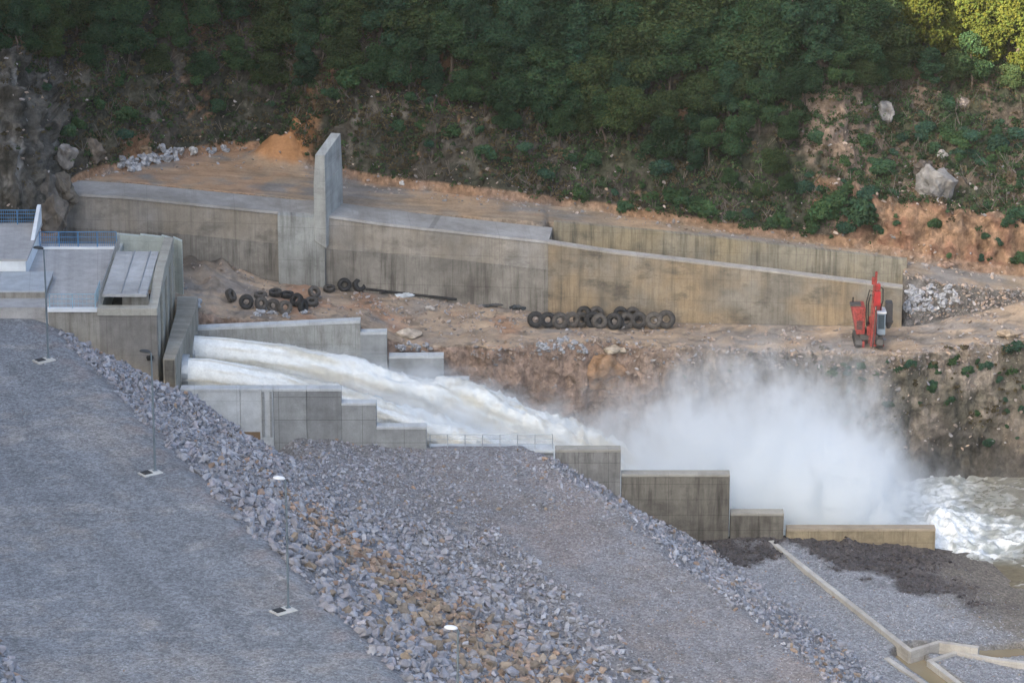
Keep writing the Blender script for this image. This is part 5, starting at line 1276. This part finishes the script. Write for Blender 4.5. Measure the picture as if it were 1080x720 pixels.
boulder(1062, 367, 8, 6, (.62, .62, .62), 'small white stone below the tan slab at the bench edge', 3009, lo=1.2, hi=3)
boulder(203, 320, 26, 13, (.34, .36, .38), 'pale blue grey rock block between the building and the tyre heap', 3010, lo=2, hi=3)
boulder(998, 279, 18, 6, (.36, .25, .19), 'flat pinkish slab lying at the foot of the orange cut', 3011, lo=4, hi=6.2)
boulder(430, 352, 30, 9, (.42, .36, .29), 'flat pale slab on the dirt bench right of the channel wall', 3012, lo=2, hi=3)
boulder(648, 368, 30, 9, (.42, .36, .28), 'cream coloured rock slab on top of the large brown bank rock', 3013, lo=1.9, hi=3)
boulder(58, 226, 36, 44, (.13, .115, .10), 'dark rock lump low behind the left end of the building railing', 3019, lo=3, dep=.7)
boulder(71, 205, 26, 46, (.15, .135, .115), 'upright dark rock pressed against the left end of the spillway wall', 3022, lo=3, dep=.7)
boulder(50, 200, 30, 50, (.12, .11, .10), 'blackish rock face left of the upright rock by the spillway wall', 3025, lo=3, dep=.7)
boulder(68, 165, 24, 30, (.24, .22, .2), 'weathered grey brown rock knob beside the left end of the spillway conduit', 3014, lo=5, dep=.9)
boulder(100, 160, 26, 36, (.16, .135, .11), 'tall brown rock knob behind the left end of the spillway conduit', 3016, lo=5, dep=.9)
boulder(153, 158, 15, 14, (.24, .17, .11), 'brown boulder above the grey rock pile on the terrace', 3015, lo=5)
boulder(205, 160, 12, 9, (.50, .50, .49), 'single white rock between the two grey rock groups on the terrace', 3017, lo=4, hi=6)
boulder(424, 193.5, 6, 6, (.66, .66, .65), 'single small white stone at the back edge of the dirt terrace', 3018, lo=4, hi=6)
GREYS = [boulder_mesh(3100 + k, (1 + .3 * random.random(), .8, .62), (.36, .37, .39), 14) for k in range(8)]
def pile_of(name, pts, smin, smax, label, group, lo, hi, meshes=GREYS):
    for x, y in pts:
        g0 = far_at(x, y, lo, hi); s = (smin + (smax - smin) * rng.random()) * (Vector((0, 0, H)) - g0).length / F
        o = bpy.data.objects.new(name, meshes[rng.integers(0, len(meshes))]); C.objects.link(o); o.location = g0 + Vector((0, 0, s * .2)); o.scale = (s, s, s); o.rotation_euler = (rng.normal() * .3, rng.normal() * .3, rng.random() * 6.28)
        tag(o, label, 'rock', group)
pts = []
for k in range(46):
    a = rng.random(); pts.append((128 + 62 * a + rng.normal() * 3, 180 - 17 * a + rng.normal() * 3.2 - 2))
pile_of('pile_rock', pts, 7, 13, 'grey blue rock in the heap at the left end of the terrace', 'grey rock heap on the terrace', 4.2, 6.4)
pile_of('pile_rock', [(217 + rng.random() * 22, 160 + rng.normal() * 2.5) for k in range(11)], 5, 9, 'grey rock of the small group right of the white rock on the terrace', 'small rock group on the terrace', 4.2, 6.4)
pile_of('pile_rock', [(270 + 50 * rng.random(), 331 + rng.normal() * 2.5) for k in range(22)], 4, 8, 'small blue grey rock in front of the tyre heap', 'rocks before the tyre heap', 2, 3)
pile_of('pile_rock', [(565 + 52 * rng.random(), 366 + rng.normal() * 3.5) for k in range(30)], 5, 10, 'blue grey rock at the bench edge below the tyre row', 'rocks on the bench edge', 1.9, 3)
pile_of('pile_rock', [(418 + 40 * rng.random(), 367 + rng.normal() * 2.5) for k in range(18)], 4, 8, 'blue grey rock behind the stepped far channel wall', 'rocks behind the far channel wall', 1.9, 3)
pile_of('pile_rock', [(957 + 50 * rng.random() ** 1.5, 304 + 26 * rng.random()) for k in range(60)], 5, 10, 'grey rock of the rubble slope right of the chute end', 'rubble slope beside the chute', 3, 4.05)
def rubble():
    w = np.where((FS > 2) & (FS < 3) & (FXC > 180) & (FXC < 1120), 1.0, 0) * (.25 + ss(.0, .5, fbm(FP, .3, 4, 61.)) + 1.2 * (FXC > 370) * (FXC < 560) * (FS > 2.4)) + np.where((FS > 1.85) & (FS < 2.12) & (FXC > 500), 2.2, 0) + np.where((FS > 1.2) & (FS < 1.85) & (FXC > 500), .35, 0) + np.where((FS > 3) & (FS < 4.1) & (FXC > 955), 2.5, 0) + np.where((FS > 4.6) & (FS < 5.4), .35, 0) + np.where((FS > 6) & (FS < 8) & (FXC > 870), .5, 0) + np.where((FS > 5.1) & (FS < 9) & (FXC < 870), .12, 0)
    cdf = np.cumsum(w.ravel()); n = 10000; k = np.searchsorted(cdf, rng.random(n) * cdf[-1]); P = FP.reshape(-1, 3)[k] + rng.normal(size=(n, 3)) * np.array([.2, .2, .02]); s = .1 + .38 * rng.random(n) ** 3
    v = (.16 + .2 * rng.random(n))[:, None]; warm = rng.random(n)[:, None]; T = v * (np.array([1.0, 1.0, 1.04]) * (1 - warm) + np.array([1.25, .92, .68]) * warm)
    o = scatter_mesh('rubble', P, s, T, M_ROCK); tag(o, 'broken stones and rubble scattered over bench and slopes', 'rubble', None, 'stuff')
rubble()
# pipe and sheets left lying at the wall foot
def scrap():
    p = [far_at(x, y, 2, 3) + Vector((0, 0, .25)) for x, y in ((386, 301), (398, 305), (410, 305.5), (424, 309), (440, 309.5), (455, 313), (468, 312.5), (482, 316))]
    mb = MB(); mb.tube(p, .12, 8); tag(link('steel_pipe', mb.mesh('steel_pipe', M_TYRE)), 'long thin dark pipe lying along the foot of the spillway wall', 'pipe')
    for x, y, w, h, c, lab in ((428, 311, 34, 5, (.5, .55, .6), 'pale blue sheet lying crumpled by the dark pipe'), (405, 306, 12, 6, (.05, .05, .055), 'black rag heap at the left end of the dark pipe'), (546, 322, 22, 7, (.06, .07, .08), 'dark tarpaulin bundle left of the long tyre row'), (520, 319, 30, 5, (.08, .085, .09), 'long dark crumpled sheet left of the tarpaulin bundle'), (452, 325, 14, 6, (.40, .38, .36), 'pale crumpled sheet on the dirt in the middle of the bench')):
        boulder(x, y, w, h, c, lab, int(x), lo=2, hi=3, name='scrap_heap', dep=.35)['category'] = 'scrap'
scrap()

# ------------------------------------------------------------------ light, air, camera
SUN_EL, SUN_AZ = R(27.5), math.atan2(-.60, -.65)       # towards the sun: left and a little behind the camera
w = bpy.data.worlds.new('World'); scene.world = w; w.use_nodes = True
nt = w.node_tree; bg = nt.nodes['Background']; sky = nt.nodes.new('ShaderNodeTexSky'); sky.sky_type = 'NISHITA'; sky.sun_disc = False
sky.sun_elevation = SUN_EL; sky.sun_rotation = SUN_AZ % (2 * math.pi); sky.air_density = .7; sky.dust_density = 6.0; sky.ozone_density = .5
tint = nt.nodes.new('ShaderNodeVectorMath'); tint.operation = 'MULTIPLY'; tint.inputs[1].default_value = (.97, 1.01, 1.015); nt.links.new(sky.outputs[0], tint.inputs[0]); nt.links.new(tint.outputs[0], bg.inputs[0]); bg.inputs[1].default_value = .13
sd = bpy.data.lights.new('sun', 'SUN'); sd.energy = 5.0; sd.angle = R(.5); sd.color = (1.0, .88, .60)
so = bpy.data.objects.new('sun', sd); C.objects.link(so)
to = Vector((math.sin(SUN_AZ) * math.cos(SUN_EL), math.cos(SUN_AZ) * math.cos(SUN_EL), math.sin(SUN_EL)))
so.rotation_euler = (-to).to_track_quat('-Z', 'Y').to_euler(); so.location = to * 300

HAZE = .000035
def make_haze():
    mb = MB(); mb.box(-320, 160, -12, 640, -46, 190); g = G('haze')
    v = g.n('ShaderNodeVolumePrincipled', {'Color': (.90, .94, .97), 'Density': HAZE, 'Anisotropy': .2}); g.nt.links.new(v.outputs[0], g.out.inputs[1])
    tag(link('haze', mb.mesh('haze', g.m)), 'thin evening haze in the valley air', None, None, 'stuff')
make_haze()
cd = bpy.data.cameras.new('camera'); cam = bpy.data.objects.new('camera', cd); C.objects.link(cam); scene.camera = cam
cd.sensor_width = 36; cd.lens = F / 1080 * 36; cd.clip_start = 1; cd.clip_end = 3000
cam.location = (0, 0, H); cam.rotation_euler = (R(90) - PITCH, 0, 0)
scene.view_settings.view_transform = 'Standard'; scene.view_settings.look = 'None'; scene.view_settings.gamma = 1; scene.view_settings.use_curve_mapping = False
scene.view_settings.exposure = 2.12
scene.render.engine = 'CYCLES'
cy = scene.cycles; cy.use_denoising = True; cy.max_bounces = 16; cy.diffuse_bounces = 3; cy.volume_bounces = 16; cy.volume_max_steps = 128; cy.transparent_max_bounces = 6
print('trees', n_trees)
